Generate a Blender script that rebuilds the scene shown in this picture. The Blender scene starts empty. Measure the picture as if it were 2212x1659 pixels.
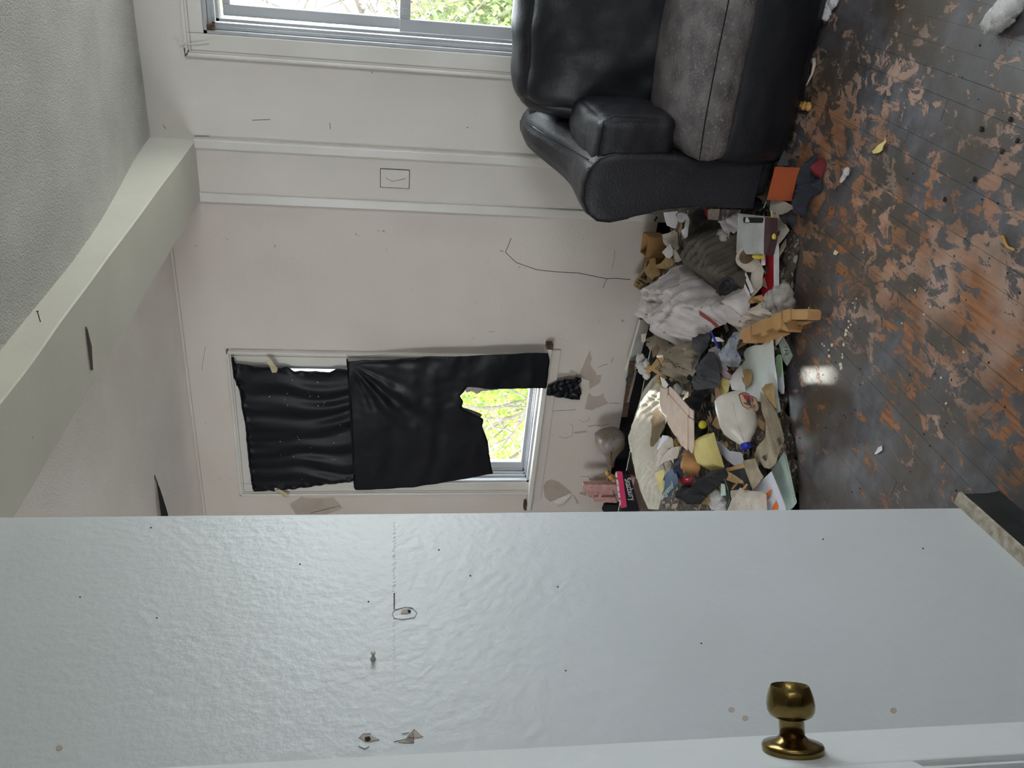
import bpy, bmesh, math, random
import numpy as np
from mathutils import Vector, Matrix, noise
random.seed(7)
S = bpy.context.scene
COL = S.collection
rad = math.radians

# ------------------------------------------------------------------ camera
F, HC = 1800.0, 1.42
YAW, PIT, ROL = rad(31.015), rad(8.743), rad(-0.7965)
fw = Vector((-math.sin(YAW)*math.cos(PIT), math.cos(YAW)*math.cos(PIT), -math.sin(PIT)))
rt0 = Vector((math.cos(YAW), math.sin(YAW), 0)); dn0 = fw.cross(rt0)
RT = math.cos(ROL)*rt0 + math.sin(ROL)*dn0; DN = -math.sin(ROL)*rt0 + math.cos(ROL)*dn0
CAMP = Vector((0, 0, HC))
cam = bpy.data.cameras.new('camera'); cam.sensor_width = 36; cam.lens = 36*F/2212; cam.clip_start = .02
co = bpy.data.objects.new('camera', cam); COL.objects.link(co); S.camera = co
m = Matrix((DN, RT, -fw)).transposed().to_4x4(); m.translation = CAMP; co.matrix_world = m

def ray(x, y):
    return RT*((1659-y-829.5)/F) + DN*((x-1106)/F) + fw
def at(x, y, X=None, Y=None, Z=None):
    d = ray(x, y)
    t = X/d.x if X is not None else Y/d.y if Y is not None else (Z-HC)/d.z
    return CAMP + d*t
def onplane(x, y, P0, n):
    d = ray(x, y); return CAMP + d*((P0-CAMP).dot(n)/d.dot(n))

# ------------------------------------------------------------------ world, sun, exposure
S.view_settings.view_transform = 'Standard'; S.view_settings.look = 'None'
S.view_settings.gamma = 1; S.view_settings.use_curve_mapping = False
S.view_settings.exposure = 1.68
S.cycles.use_denoising = True
S.cycles.max_bounces = 14; S.cycles.diffuse_bounces = 9; S.cycles.transparent_max_bounces = 24
S.cycles.sample_clamp_indirect = 6
W = bpy.data.worlds.new('overcast_sky'); S.world = W; W.use_nodes = True
bg = W.node_tree.nodes['Background']; bg.inputs[0].default_value = (.90, .955, 1.0, 1); bg.inputs[1].default_value = 5.0
sun = bpy.data.lights.new('sun', 'SUN'); sun.energy = 7; sun.angle = rad(1.3); sun.color = (1, .95, .86)
so = bpy.data.objects.new('sun', sun); COL.objects.link(so)
SUND = Vector((.59, -1, -1.17)).normalized()
so.rotation_euler = SUND.to_track_quat('-Z', 'Y').to_euler()
def portal(loc, sx, sy, d):
    l = bpy.data.lights.new('window_daylight', 'AREA'); l.shape = 'RECTANGLE'; l.size = sx; l.size_y = sy
    l.cycles.is_portal = True
    o = bpy.data.objects.new('window_daylight', l); COL.objects.link(o); o.location = loc
    o.rotation_euler = Vector(d).to_track_quat('-Z', 'Z').to_euler()
portal((.35, 3.99, 1.37), 1.9, 1.6, (0, -1, 0))
portal((-2.55, 3.99, 1.37), .8, 1.6, (0, -1, 0))
portal((3.15, 1.5, 1.35), .4, 1.6, (-1, 0, 0))  # sky portal at the added right-hand window
portal((-3.0, -.29, 1.6), .8, 1.2, (0, 1, 0))  # sky portal at the added alcove window
portal((1.7, -.29, 1.6), 1.0, 1.4, (0, 1, 0))  # sky portal at the added front window

# ------------------------------------------------------------------ materials
def lin(c):
    return tuple(((v/255)/12.92 if v/255 <= .04045 else ((v/255+.055)/1.055)**2.4) for v in c)
MATS = {}
def mat(name, c1, c2=None, sc=6, rough=.7, bump=0, bsc=60, c3=None, sc3=40, th3=.68, metal=0, spec=.5, det=5, str_=None, dist=0, coat=0, trans=0, w3=.04, ws=0, alpha=None, rv=0):
    """noise-blended two colour material with optional specks (c3) and fine relief; world metres"""
    if name in MATS: return MATS[name]
    m = bpy.data.materials.new(name); m.use_nodes = True; nt = m.node_tree; N = nt.nodes; L = nt.links
    b = N['Principled BSDF']; g = N.new('ShaderNodeNewGeometry')
    b.inputs['Roughness'].default_value = rough; b.inputs['Metallic'].default_value = metal
    b.inputs['Specular IOR Level'].default_value = spec; b.inputs['Coat Weight'].default_value = coat
    b.inputs['Transmission Weight'].default_value = trans
    src = g.outputs['Position']
    if str_:
        mp = N.new('ShaderNodeMapping'); mp.inputs['Scale'].default_value = str_; L.new(src, mp.inputs[0]); src = mp.outputs[0]
    def nz(scale, detail=det, d=dist):
        n = N.new('ShaderNodeTexNoise'); n.inputs['Scale'].default_value = scale; n.inputs['Detail'].default_value = detail
        n.inputs['Distortion'].default_value = d; L.new(src, n.inputs['Vector']); return n
    def ramp(sock, a, bb):
        r = N.new('ShaderNodeMapRange'); r.inputs[1].default_value = a; r.inputs[2].default_value = bb; L.new(sock, r.inputs[0]); return r.outputs[0]
    def mix(f, a, bsock):
        x = N.new('ShaderNodeMix'); x.data_type = 'RGBA'; L.new(f, x.inputs[0])
        for i, v in ((6, a), (7, bsock)):
            if isinstance(v, tuple): x.inputs[i].default_value = (*v, 1)
            else: L.new(v, x.inputs[i])
        return x.outputs[2]
    col = lin(c1)
    if c2: col = mix(ramp(nz(sc).outputs[0], .35, .65), lin(c1), lin(c2))
    if c3: col = mix(ramp(nz(sc3, 3).outputs[0], th3, th3+w3), col, lin(c3))
    if isinstance(col, tuple): b.inputs['Base Color'].default_value = (*col, 1)
    else: L.new(col, b.inputs['Base Color'])
    if rv:
        r = N.new('ShaderNodeMapRange'); r.inputs[3].default_value = rough-rv; r.inputs[4].default_value = rough+rv
        L.new(nz(sc*2).outputs[0], r.inputs[0]); L.new(r.outputs[0], b.inputs['Roughness'])
    if bump:
        bp = N.new('ShaderNodeBump'); bp.inputs['Strength'].default_value = min(1, bump); bp.inputs['Distance'].default_value = .004*max(1, bump)
        L.new(nz(bsc, 4).outputs[0], bp.inputs['Height']); L.new(bp.outputs[0], b.inputs['Normal'])
    if alpha:   # pin holes: (voronoi scale, radius, share)
        v = N.new('ShaderNodeTexVoronoi'); v.inputs['Scale'].default_value = alpha[0]; L.new(src, v.inputs['Vector'])
        c = N.new('ShaderNodeMath'); c.operation = 'GREATER_THAN'; c.inputs[1].default_value = alpha[1]; L.new(v.outputs['Distance'], c.inputs[0])
        sx = N.new('ShaderNodeSeparateColor'); L.new(v.outputs['Color'], sx.inputs[0])
        k = N.new('ShaderNodeMath'); k.operation = 'GREATER_THAN'; k.inputs[1].default_value = alpha[2]; L.new(sx.outputs[0], k.inputs[0])
        mx = N.new('ShaderNodeMath'); mx.operation = 'MAXIMUM'; L.new(c.outputs[0], mx.inputs[0]); L.new(k.outputs[0], mx.inputs[1])
        L.new(mx.outputs[0], b.inputs['Alpha'])
    MATS[name] = m; return m

WALLC = (206, 200, 192)
m_wall = mat('white_wall_paint', (212, 207, 199), (203, 197, 189), 1.3, .55, .25, 90, (168, 158, 146), 14, .74, w3=.1)
m_pink = mat('alcove_wall_paint', (210, 203, 194), (200, 191, 182), 1.6, .5, .25, 80, (165, 148, 138), 22, .72, w3=.05)
m_part = mat('partition_paint', (200, 205, 209), (194, 199, 202), 1.5, .42, .5, 55, (120, 118, 110), 42, .79, w3=.02)
m_trim = mat('gloss_trim_paint', (214, 212, 206), (204, 200, 192), 3, .35, .2, 40, (150, 135, 118), 18, .76, w3=.05)
m_beam = mat('beam_paint', (210, 208, 196), (200, 198, 188), 2, .5, .2, 40, (150, 140, 120), 26, .78, w3=.03)
m_ceil = mat('stippled_ceiling_plaster', (226, 225, 221), (214, 213, 209), 4, .27, 5, 140, det=6, str_=(1.5, 1, 1))
m_ceil2 = mat('alcove_ceiling_paper', (240, 235, 230), (234, 228, 222), 4, .45, .9, 150)
m_bare = mat('bare_old_plaster', (178, 166, 154), (168, 154, 142), 12, .8, .2)
m_crack = mat('dark_crack', (84, 70, 60), (60, 50, 44), 30, .9)
m_black = mat('black_gap', (12, 12, 14), (20, 19, 20), 10, .9)
m_alu = mat('white_window_vinyl', (176, 178, 181), (166, 168, 172), 4, .4, .05, 40, (140, 138, 138), 30, .8)
m_rot = mat('rotten_brown_wood', (96, 74, 54), (60, 44, 34), 60, .85, .6, 80)
m_brass = mat('worn_brass', (128, 110, 68), (112, 94, 54), 30, .2, 0, 60, (90, 70, 40), 60, .78, metal=1, w3=.06)
m_door = mat('door_paint', (212, 216, 218), (204, 208, 210), 2, .45, .25, 60)
m_vinyl = mat('black_cove_base', (20, 24, 26), (28, 31, 33), 12, .45, .1, 60, (70, 72, 72), 60, .74)
m_dust = mat('dusty_ledge', (186, 178, 164), (150, 138, 122), 50, .9, .4, 120)
m_bag = mat('black_bin_bag_plastic', (9, 12, 18), (12, 15, 22), 6, .36, .12, 30, spec=.22)
m_bagh = mat('black_bin_bag_pinholed', (9, 12, 18), (12, 15, 22), 6, .4, .12, 30, spec=.2, alpha=(60, .075, .4))
m_leather = mat('black_cracked_leather', (32, 32, 37), (25, 24, 28), 9, .42, .5, 190, (56, 54, 57), 34, .64, w3=.14, rv=.1, spec=.42)
m_leather2 = mat('worn_grey_seat_leather', (104, 99, 98), (70, 64, 64), 14, .55, 1.2, 130, (120, 114, 112), 90, .58, w3=.12)
m_leather3 = mat('smooth_dark_leather', (20, 21, 27), (16, 17, 22), 5, .42, .3, 60, (36, 36, 42), 70, .7, spec=.4)
m_fluff = mat('polyester_stuffing', (226, 226, 226), (205, 202, 198), 30, 1, 1.5, 260)
m_fluffd = mat('dusty_stuffing', (188, 184, 176), (160, 156, 148), 30, 1, 1.5, 260)
m_foam = mat('yellowed_foam', (206, 164, 92), (186, 136, 62), 60, 1, 1, 160)
m_paper = mat('white_paper', (226, 225, 224), (212, 211, 212), 20, .7, .1)
m_paperd = mat('dirty_white_paper', (206, 198, 188), (186, 172, 156), 16, .8, .3, 60, (120, 92, 66), 60, .66, w3=.05)
m_poster = mat('water_stained_poster', (214, 217, 216), (196, 206, 198), 9, .6, .1, 30, (150, 124, 92), 12, .66, w3=.06)
m_news = mat('aged_newsprint', (178, 166, 144), (150, 136, 112), 22, .85, .2)
m_tan = mat('tan_newsprint', (176, 148, 102), (150, 124, 82), 24, .85, .2)
m_ink = mat('printed_ink', (60, 50, 44), (76, 64, 56), 40, .8)
m_card = mat('tan_cardboard', (186, 146, 96), (172, 132, 84), 12, .8, .2, 120)
m_cardd = mat('brown_cardboard', (150, 114, 78), (132, 98, 66), 14, .8, .2, 120)
m_cardw = mat('pinkish_board', (214, 192, 176), (200, 178, 160), 20, .75, .2, 60, (150, 120, 98), 60, .72)
m_shirt = mat('dirty_white_shirt', (206, 200, 200), (180, 170, 166), 14, .85, .3, 300, (150, 128, 110), 26, .68, w3=.1)
m_cord = mat('brown_corduroy', (98, 91, 82), (78, 71, 62), 10, .95, 1, 250)
m_beige = mat('beige_cotton', (158, 148, 130), (132, 120, 102), 12, .9, .4, 260)
m_grey = mat('grey_fabric', (82, 82, 84), (56, 56, 60), 12, .9, .4, 260)
m_blackc = mat('black_cloth', (22, 22, 25), (34, 34, 38), 20, .8, .5, 200)
m_pillow = mat('cream_pillowcase', (206, 200, 186), (190, 182, 164), 10, .85, .3, 220, (150, 130, 100), 14, .7, w3=.1)
m_pillowd = mat('brown_stained_ticking', (120, 100, 72), (92, 74, 50), 20, .9, .4, 200)
m_jug = mat('cloudy_jug_plastic', (208, 204, 194), (192, 186, 172), 12, .35, .1, 30, (120, 106, 86), 50, .73, w3=.04)
m_jugb = mat('grimy_jug_plastic', (136, 130, 130), (122, 104, 82), 14, .35, .2, 40)
m_blue = mat('blue_cap_plastic', (22, 44, 160), None, rough=.35)
m_yel = mat('yellow_plastic', (214, 190, 50), None, rough=.4)
m_grn = mat('dark_green_plastic', (20, 40, 34), None, rough=.3)
m_yp = mat('pale_yellow_paper', (214, 200, 130), (200, 184, 110), 14, .75, .3, 60)
m_teal = mat('pale_mint_board', (186, 204, 196), (168, 186, 178), 12, .7, .2, 40, (110, 104, 90), 80, .7)
m_red = mat('red_laminate', (176, 28, 40), (150, 28, 44), 6, .4)
m_pinkb = mat('bright_pink_print', (222, 56, 110), (200, 80, 110), 18, .4)
m_blk = mat('black_gloss_card', (26, 25, 32), None, rough=.35)
m_pinkw = mat('pink_painted_wood', (206, 160, 154), (186, 140, 134), 30, .6, .4, 60, (110, 70, 60), 60, .68)
m_silver = mat('silver_painted_metal', (190, 192, 192), (172, 174, 174), 12, .45, .05, 40, (80, 74, 66), 70, .66)
m_maroon = mat('maroon_side', (78, 50, 52), (62, 42, 44), 12, .6)
m_orange = mat('orange_board', (168, 78, 36), (156, 70, 34), 12, .6)
m_bluec = mat('blue_card', (28, 78, 112), (24, 60, 92), 10, .5)
m_denim = mat('dark_denim', (40, 46, 66), (60, 64, 80), 30, .9, .3, 200)
m_tanl = mat('tan_leather', (182, 132, 78), (164, 116, 66), 12, .55)
m_clear = mat('cloudy_clear_bag', (178, 172, 172), (150, 140, 140), 20, .25, .3, 40)
m_blueish = mat('blue_grey_wrapper', (150, 158, 168), (120, 124, 132), 26, .35, .4, 60, (70, 90, 140), 40, .62)
m_film = mat('brown_film', (150, 44, 26), (104, 30, 22), 30, .3)
m_mauve = mat('mauve_paper', (160, 134, 146), None, rough=.8)
m_bill = mat('green_grey_banknote', (146, 156, 148), (120, 134, 126), 60, .8)
m_bil2 = mat('pale_banknote_print', (176, 186, 174), None, rough=.8)
m_olive = mat('bright_green_stripe', (96, 170, 60), None, rough=.6)
m_env = mat('envelope_white', (212, 214, 224), (200, 202, 212), 10, .6)
m_or2 = mat('orange_stripe', (232, 116, 34), None, rough=.6)
m_slat = mat('weathered_wood', (132, 116, 100), (100, 86, 74), 20, .8, .3, 60)
m_tape = mat('yellowed_tape', (200, 190, 158), (180, 166, 130), 20, .35)
m_rubble = mat('grey_brown_rubbish', (96, 86, 76), (56, 50, 46), 24, .95, .6, 90, (160, 148, 132), 50, .56, w3=.08)
m_dirt = mat('floor_dirt', (60, 52, 44), (44, 38, 34), 60, 1)
m_chip = mat('paint_chip', (214, 208, 186), (196, 190, 168), 60, .7)
m_redc = mat('dark_red_cloth', (110, 24, 28), (84, 20, 24), 20, .8)
m_slate = mat('slate_cloth', (38, 42, 54), (28, 30, 38), 30, .8, .5, 150)
m_leaf = mat('spring_leaf', (172, 186, 66), (96, 136, 50), 9, .6)
m_leaf2 = mat('evergreen_leaf', (136, 150, 92), (104, 122, 74), 3, .6)
m_leaf3 = mat('dark_leaf', (60, 84, 34), (48, 70, 28), 3, .6)
m_bark = mat('grey_bark', (120, 112, 104), (92, 84, 76), 8, .9)
m_lawn = mat('lawn', (162, 160, 150), (148, 148, 138), 2, .95)  # paled from green so more light bounces up to the ceilings
m_siding = mat('grey_siding', (150, 154, 158), (140, 144, 148), 2, .8)
m_roof = mat('grey_shingle', (92, 92, 96), (76, 76, 80), 5, .9)

def glassmat():
    m = bpy.data.materials.new('dusty_window_glass'); m.use_nodes = True; nt = m.node_tree; N = nt.nodes; L = nt.links
    N.remove(N['Principled BSDF']); o = N['Material Output']
    t = N.new('ShaderNodeBsdfTransparent'); t.inputs[0].default_value = (.95, .97, .97, 1)
    g = N.new('ShaderNodeBsdfGlossy'); g.inputs['Roughness'].default_value = .03
    d = N.new('ShaderNodeBsdfDiffuse'); d.inputs[0].default_value = (.7, .7, .7, 1)
    x = N.new('ShaderNodeMixShader'); x.inputs[0].default_value = .05; L.new(t.outputs[0], x.inputs[1]); L.new(g.outputs[0], x.inputs[2])
    y = N.new('ShaderNodeMixShader'); y.inputs[0].default_value = .03; L.new(x.outputs[0], y.inputs[1]); L.new(d.outputs[0], y.inputs[2])
    L.new(y.outputs[0], o.inputs[0]); return m
m_glass = glassmat()

def floormat():
    m = bpy.data.materials.new('worn_painted_floorboards'); m.use_nodes = True; nt = m.node_tree; N = nt.nodes; L = nt.links
    b = N['Principled BSDF']; g = N.new('ShaderNodeNewGeometry'); pos = g.outputs['Position']
    def mp(s):
        q = N.new('ShaderNodeMapping'); q.inputs['Scale'].default_value = s; L.new(pos, q.inputs[0]); return q.outputs[0]
    def nz(scale, detail, vec=pos, dist=0, rgh=.5):
        n = N.new('ShaderNodeTexNoise'); n.inputs['Scale'].default_value = scale; n.inputs['Detail'].default_value = detail
        n.inputs['Distortion'].default_value = dist; n.inputs['Roughness'].default_value = rgh; L.new(vec, n.inputs['Vector']); return n.outputs[0]
    def rg(s, a, bb, c=0, d=1):
        r = N.new('ShaderNodeMapRange'); r.inputs[1].default_value = a; r.inputs[2].default_value = bb; r.inputs[3].default_value = c; r.inputs[4].default_value = d
        L.new(s, r.inputs[0]); return r.outputs[0]
    def ma(op, a, bb):
        r = N.new('ShaderNodeMath'); r.operation = op
        for i, v in enumerate((a, bb)):
            if isinstance(v, (int, float)): r.inputs[i].default_value = v
            else: L.new(v, r.inputs[i])
        return r.outputs[0]
    def mix(f, a, bb):
        x = N.new('ShaderNodeMix'); x.data_type = 'RGBA'; L.new(f, x.inputs[0])
        for i, v in ((6, a), (7, bb)):
            if isinstance(v, tuple): x.inputs[i].default_value = (*lin(v), 1)
            else: L.new(v, x.inputs[i])
        return x.outputs[2]
    sp = N.new('ShaderNodeSeparateXYZ'); L.new(pos, sp.inputs[0])
    dx = ma('ADD', sp.outputs[0], .74); gx = ma('MULTIPLY', ma('MULTIPLY', dx, dx), -1/(2*.27**2)); gs = ma('EXPONENT', gx, 0)
    grain = nz(6, 6, mp((14, 1.2, 1)), .4)
    wear = ma('ADD', nz(17, 10, mp((1.15, .75, 1)), .5, .68), ma('MULTIPLY', nz(2.2, 3), .38))
    wear = ma('ADD', wear, ma('MULTIPLY', gs, .10))
    r = rg(wear, .768, .795)
    paint = mix(rg(nz(20, 6), .35, .65), (72, 71, 74), (98, 97, 102))
    paint = mix(rg(nz(3, 4), .42, .62), paint, (78, 66, 54))
    wood = mix(rg(grain, .4, .62), (160, 106, 64), (126, 84, 54))
    wood = mix(ma('MAXIMUM', rg(nz(4, 4), .45, .62), rg(sp.outputs[0], -.6, -.38)), wood, (166, 138, 122))
    col = mix(r, paint, wood)
    grime = rg(nz(6, 8), .45, .66, 0, .6); col = mix(grime, col, (72, 66, 60))
    spk = rg(nz(130, 2), .72, .76); col = mix(spk, col, (150, 144, 136))
    spd = rg(nz(90, 2), .27, .23, 0, .8); col = mix(spd, col, (30, 27, 26))
    L.new(col, b.inputs['Base Color'])
    ro = ma('ADD', rg(r, 0, 1, .38, .55), rg(nz(9, 5), .3, .7, -.06, .12)); L.new(ro, b.inputs['Roughness'])
    bp = N.new('ShaderNodeBump'); bp.inputs['Strength'].default_value = .6; bp.inputs['Distance'].default_value = .0015
    h = ma('ADD', ma('MULTIPLY', r, -.6), ma('MULTIPLY', nz(60, 6), .6)); L.new(h, bp.inputs['Height']); L.new(bp.outputs[0], b.inputs['Normal'])
    return m
m_floor = floormat()

# ------------------------------------------------------------------ mesh helpers
WL = {}
def link(o, parent=None):
    COL.objects.link(o)
    if parent is not None: o.parent = parent
def tag(o, label=None, cat=None, group=None, kind=None):
    if label: o['label'] = label
    if cat: o['category'] = cat
    if group: o['group'] = group
    if kind: o['kind'] = kind
    return o
def mk(name, V, Fc, m, parent=None, smooth=False, kind=None, label=None, origin=None):
    """mesh object from world-space vertices; its origin is set at its base"""
    A = np.array([tuple(v) for v in V], dtype=float)
    og = np.array([(A[:, 0].min()+A[:, 0].max())/2, (A[:, 1].min()+A[:, 1].max())/2, A[:, 2].min()]) if origin is None else np.array(origin, dtype=float)
    me = bpy.data.meshes.new(name); me.from_pydata((A-og).tolist(), [], Fc)
    mm = m if isinstance(m, (list, tuple)) else [m]
    for k in mm: me.materials.append(k)
    if smooth: me.polygons.foreach_set('use_smooth', [True]*len(me.polygons))
    me.update(); o = bpy.data.objects.new(name, me); link(o, parent); WL[o] = Vector(og)
    o.location = Vector(og) - (WL[parent] if parent is not None else Vector((0, 0, 0)))
    if kind: o['kind'] = kind
    if label: o['label'] = label
    return o
def thing(name, label, cat, loc, group=None, kind=None):
    o = bpy.data.objects.new(name, None); o.empty_display_size = .05; link(o); o.location = loc; WL[o] = Vector(loc)
    return tag(o, label, cat, group, kind)
def setm(o, idx_fn):
    for p in o.data.polygons: p.material_index = idx_fn(p)

class G:
    def __init__(s): s.v = []; s.f = []
    def add(s, V, Fc):
        n = len(s.v); s.v += [tuple(v) for v in V]; s.f += [tuple(i+n for i in f) for f in Fc]; return s
    def box(s, lo, hi, fr=None):
        x0, y0, z0 = lo; x1, y1, z1 = hi
        V = [(x0, y0, z0), (x1, y0, z0), (x1, y1, z0), (x0, y1, z0), (x0, y0, z1), (x1, y0, z1), (x1, y1, z1), (x0, y1, z1)]
        if fr: V = [fr(Vector(v)) for v in V]
        return s.add(V, [(0, 3, 2, 1), (4, 5, 6, 7), (0, 1, 5, 4), (1, 2, 6, 5), (2, 3, 7, 6), (3, 0, 4, 7)])
    def tube(s, pts, r, n=6, cap=True):
        pts = [Vector(p) for p in pts]; k = len(pts); rs = r if isinstance(r, (list, tuple)) else [r]*k
        V = []; up = Vector((.13, .2, 1)).normalized()
        for i, p in enumerate(pts):
            t = (pts[min(i+1, k-1)]-pts[max(i-1, 0)]).normalized()
            a = t.cross(up)
            if a.length < 1e-3: a = t.cross(Vector((1, 0, 0)))
            a.normalize(); b = t.cross(a)
            for j in range(n):
                q = 2*math.pi*j/n; V.append(p+(a*math.cos(q)+b*math.sin(q))*rs[i])
        Fc = [(i*n+j, i*n+(j+1) % n, (i+1)*n+(j+1) % n, (i+1)*n+j) for i in range(k-1) for j in range(n)]
        if cap: Fc += [tuple(range(n))[::-1], tuple((k-1)*n+j for j in range(n))]
        return s.add(V, Fc)
    def lathe(s, prof, P, ax, n=28, sq=None, side=None):
        """prof: (distance along axis, radius); sq: superellipse exponent per station"""
        ax = Vector(ax).normalized(); a = (Vector(side)-ax*Vector(side).dot(ax)).normalized() if side is not None else ax.orthogonal().normalized(); b = ax.cross(a)
        V = []
        for i, (h, r) in enumerate(prof):
            e = sq[i] if sq else 2
            for j in range(n):
                q = 2*math.pi*j/n; c, d = math.cos(q), math.sin(q)
                k = (abs(c)**e+abs(d)**e)**(-1/e)
                V.append(P+ax*h+(a*c+b*d)*r*k)
        k = len(prof)
        Fc = [(i*n+j, i*n+(j+1) % n, (i+1)*n+(j+1) % n, (i+1)*n+j) for i in range(k-1) for j in range(n)]
        Fc += [tuple(range(n))[::-1], tuple((k-1)*n+j for j in range(n))]
        return s.add(V, Fc)
    def mk(s, name, m, parent=None, **k): return mk(name, s.v, s.f, m, parent, **k)

def bevel(o, w=.003, seg=2):
    b = o.modifiers.new('edge', 'BEVEL'); b.width = w; b.segments = seg; b.limit_method = 'ANGLE'; b.angle_limit = rad(40); return o
def boxo(name, lo, hi, m, parent=None, bv=0, fr=None, **k):
    o = G().box(lo, hi, fr).mk(name, m, parent, **k)
    if bv: bevel(o, bv)
    return o
def frame(P, e1, e2, e3):
    P = Vector(P); e1, e2, e3 = Vector(e1), Vector(e2), Vector(e3)
    return lambda v: P+e1*v.x+e2*v.y+e3*v.z

def inside(P, Q):
    x, y = P[:, 0], P[:, 1]; r = np.zeros(len(P), bool); n = len(Q)
    for i in range(n):
        x1, y1 = Q[i]; x2, y2 = Q[(i+1) % n]
        c = ((y1 > y) != (y2 > y)) & (x < (x2-x1)*(y-y1)/((y2-y1) or 1e-12)+x1); r ^= c
    return r
def nearest(P, Q):
    best = np.full(len(P), 1e9); bp = P.copy(); n = len(Q)
    for i in range(n):
        a = Q[i]; b = Q[(i+1) % n]; ab = b-a; t = np.clip(((P-a)@ab)/(ab@ab+1e-12), 0, 1); c = a+t[:, None]*ab
        d = np.linalg.norm(P-c, axis=1); k = d < best; best[k] = d[k]; bp[k] = c[k]
    return best, bp
def wob(Q, amp, seed=0, step=.02):
    """resample an outline and roughen it"""
    out = []; n = len(Q)
    for i in range(n):
        a, b = np.array(Q[i], float), np.array(Q[(i+1) % n], float); L = np.linalg.norm(b-a); k = max(1, int(L/step))
        for j in range(k):
            p = a+(b-a)*j/k
            if amp: p = p+amp*np.array([noise.noise(Vector((p[0]*40+seed, p[1]*40, 1.7))), noise.noise(Vector((p[0]*40, p[1]*40+seed, 9.1)))])
            out.append(p)
    return np.array(out)
def patch(Q, to3, h=None, th=.001, N=34):
    """sheet of quads cut to outline Q (2D, metres); h(u,v,d) raises it, d = distance from the rim; closed with thickness th"""
    Q = np.array(Q, float); lo, hi = Q.min(0), Q.max(0); s = max(hi-lo)/N
    nx, ny = int((hi-lo)[0]/s)+2, int((hi-lo)[1]/s)+2
    gx, gy = lo[0]-.5*s+np.arange(nx+1)*s, lo[1]-.5*s+np.arange(ny+1)*s
    X, Y = np.meshgrid(gx, gy, indexing='ij'); P = np.stack([X.ravel(), Y.ravel()], 1)
    C = np.stack([(X[:-1, :-1]+s/2).ravel(), (Y[:-1, :-1]+s/2).ravel()], 1); keep = inside(C, Q).reshape(nx, ny)
    ins = inside(P, Q); d, near = nearest(P, Q)
    cnt = np.zeros((nx+1, ny+1), int)
    for i, j in ((0, 0), (1, 0), (0, 1), (1, 1)): cnt[i:nx+i, j:ny+j] += keep
    edge = (cnt.ravel() < 4) & (cnt.ravel() > 0); P[edge] = near[edge]; d[edge] = 0; d[~ins & ~edge] = 0
    idx = {}; V = []; Vb = []; Fc = []
    def g(i, j):
        k = i*(ny+1)+j
        if k not in idx:
            u, v = P[k]; hh = h(u, v, d[k]) if h else 0
            idx[k] = len(V); V.append(to3(u, v, hh)); Vb.append(to3(u, v, hh-th))
        return idx[k]
    for i in range(nx):
        for j in range(ny):
            if keep[i, j]: Fc.append((g(i, j), g(i+1, j), g(i+1, j+1), g(i, j+1)))
    if not Fc: return [], []
    n = len(V); E = {}
    for f in Fc:
        for a, b in zip(f, f[1:]+f[:1]): E[(a, b)] = E.get((a, b), 0)+1
    B = [tuple(k+n for k in f[::-1]) for f in Fc]
    R = [(b, a, a+n, b+n) for (a, b) in E if (b, a) not in E]
    return V+Vb, Fc+B+R

def fn(p, s, seed=0): return noise.noise(Vector((p[0]*s+seed*3.1, p[1]*s-seed*1.7, seed*.77)))
def smooth(a, b, x): t = min(1, max(0, (x-a)/(b-a))); return t*t*(3-2*t)

# ================================================================== THE SETTING
WY = 3.79                                   # face of the long window wall
def struct(o): o['kind'] = 'structure'; return o
def wallmesh(name, m, x0, x1, z0, z1, holes, y0=WY, y1=WY+.15):
    g = G(); xs = sorted({x0, x1, *[v for h in holes for v in h[:2]]}); zs = sorted({z0, z1, *[v for h in holes for v in h[2:]]})
    for a, b in zip(xs, xs[1:]):
        for c, d in zip(zs, zs[1:]):
            mx, mz = (a+b)/2, (c+d)/2
            if any(h[0] < mx < h[1] and h[2] < mz < h[3] for h in holes): continue
            g.box((a, y0, c), (b, y1, d))
    return struct(g.mk(name, m, origin=(x0, y0, z0)))
W2 = (-2.93, -2.18, .585, 2.12); W1 = (-.62, 1.30, .60, 2.165)
wallR = wallmesh('wall_back', m_wall, -1.06, 3.2, 0, 2.5, [W1])
wallL = wallmesh('wall_back', m_pink, -4.3, -1.32, .10, 2.5, [W2])
wallL.location.z = .10
struct(boxo('wall_back', (-1.32, WY, 0), (-1.06, WY+.15, 2.5), m_wall))
G().box((-4.3, WY+.03, 0), (-1.3, WY+.12, .12)).mk('lath_gap', m_black, wallL)
# far ends and the hall behind the camera, outside the picture
wr = wallmesh('wall_right', m_wall, -1.4, 3.94, 0, 2.5, [(.7+2.0, .7+2.4, .6, 2.1)], 0, .15)
wr.rotation_euler.z = rad(90); wr.location = (3.15, -1.4, 0)
wo = wallmesh('added_window_3', m_alu, 0, .4, .6, 2.1, [(.04, .36, .65, 1.33), (.04, .36, 1.38, 2.05)], 0, .05)  # added unseen window to light the partition and near floor
wallmesh('added_window_5', m_alu, -3.4, -2.6, 1.0, 2.2, [(-3.36, -2.64, 1.04, 2.16)], -.25, -.20)  # added unseen window facing the alcove wall to brighten it
wo.rotation_euler.z = rad(90); wo.location = (3.1, 1.30, .6)
wallmesh('added_window_4', m_alu, 1.2, 2.2, .9, 2.3, [(1.24, 2.16, .94, 2.26)], -.25, -.20)  # added unseen window to light the long wall and beam
struct(boxo('wall_left', (-4.35, -.25, 0), (-4.2, WY+.15, 2.5), m_pink))
wallmesh('wall_front', m_wall, -4.3, 3.2, 0, 2.5, [(-.30, .52, 0, 2.05), (1.2, 2.2, .9, 2.3), (-3.4, -2.6, 1.0, 2.2)], -.27, -.13)
struct(boxo('wall_front', (-1.6, -1.55, 0), (.9, -1.4, 2.5), m_wall))
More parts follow.
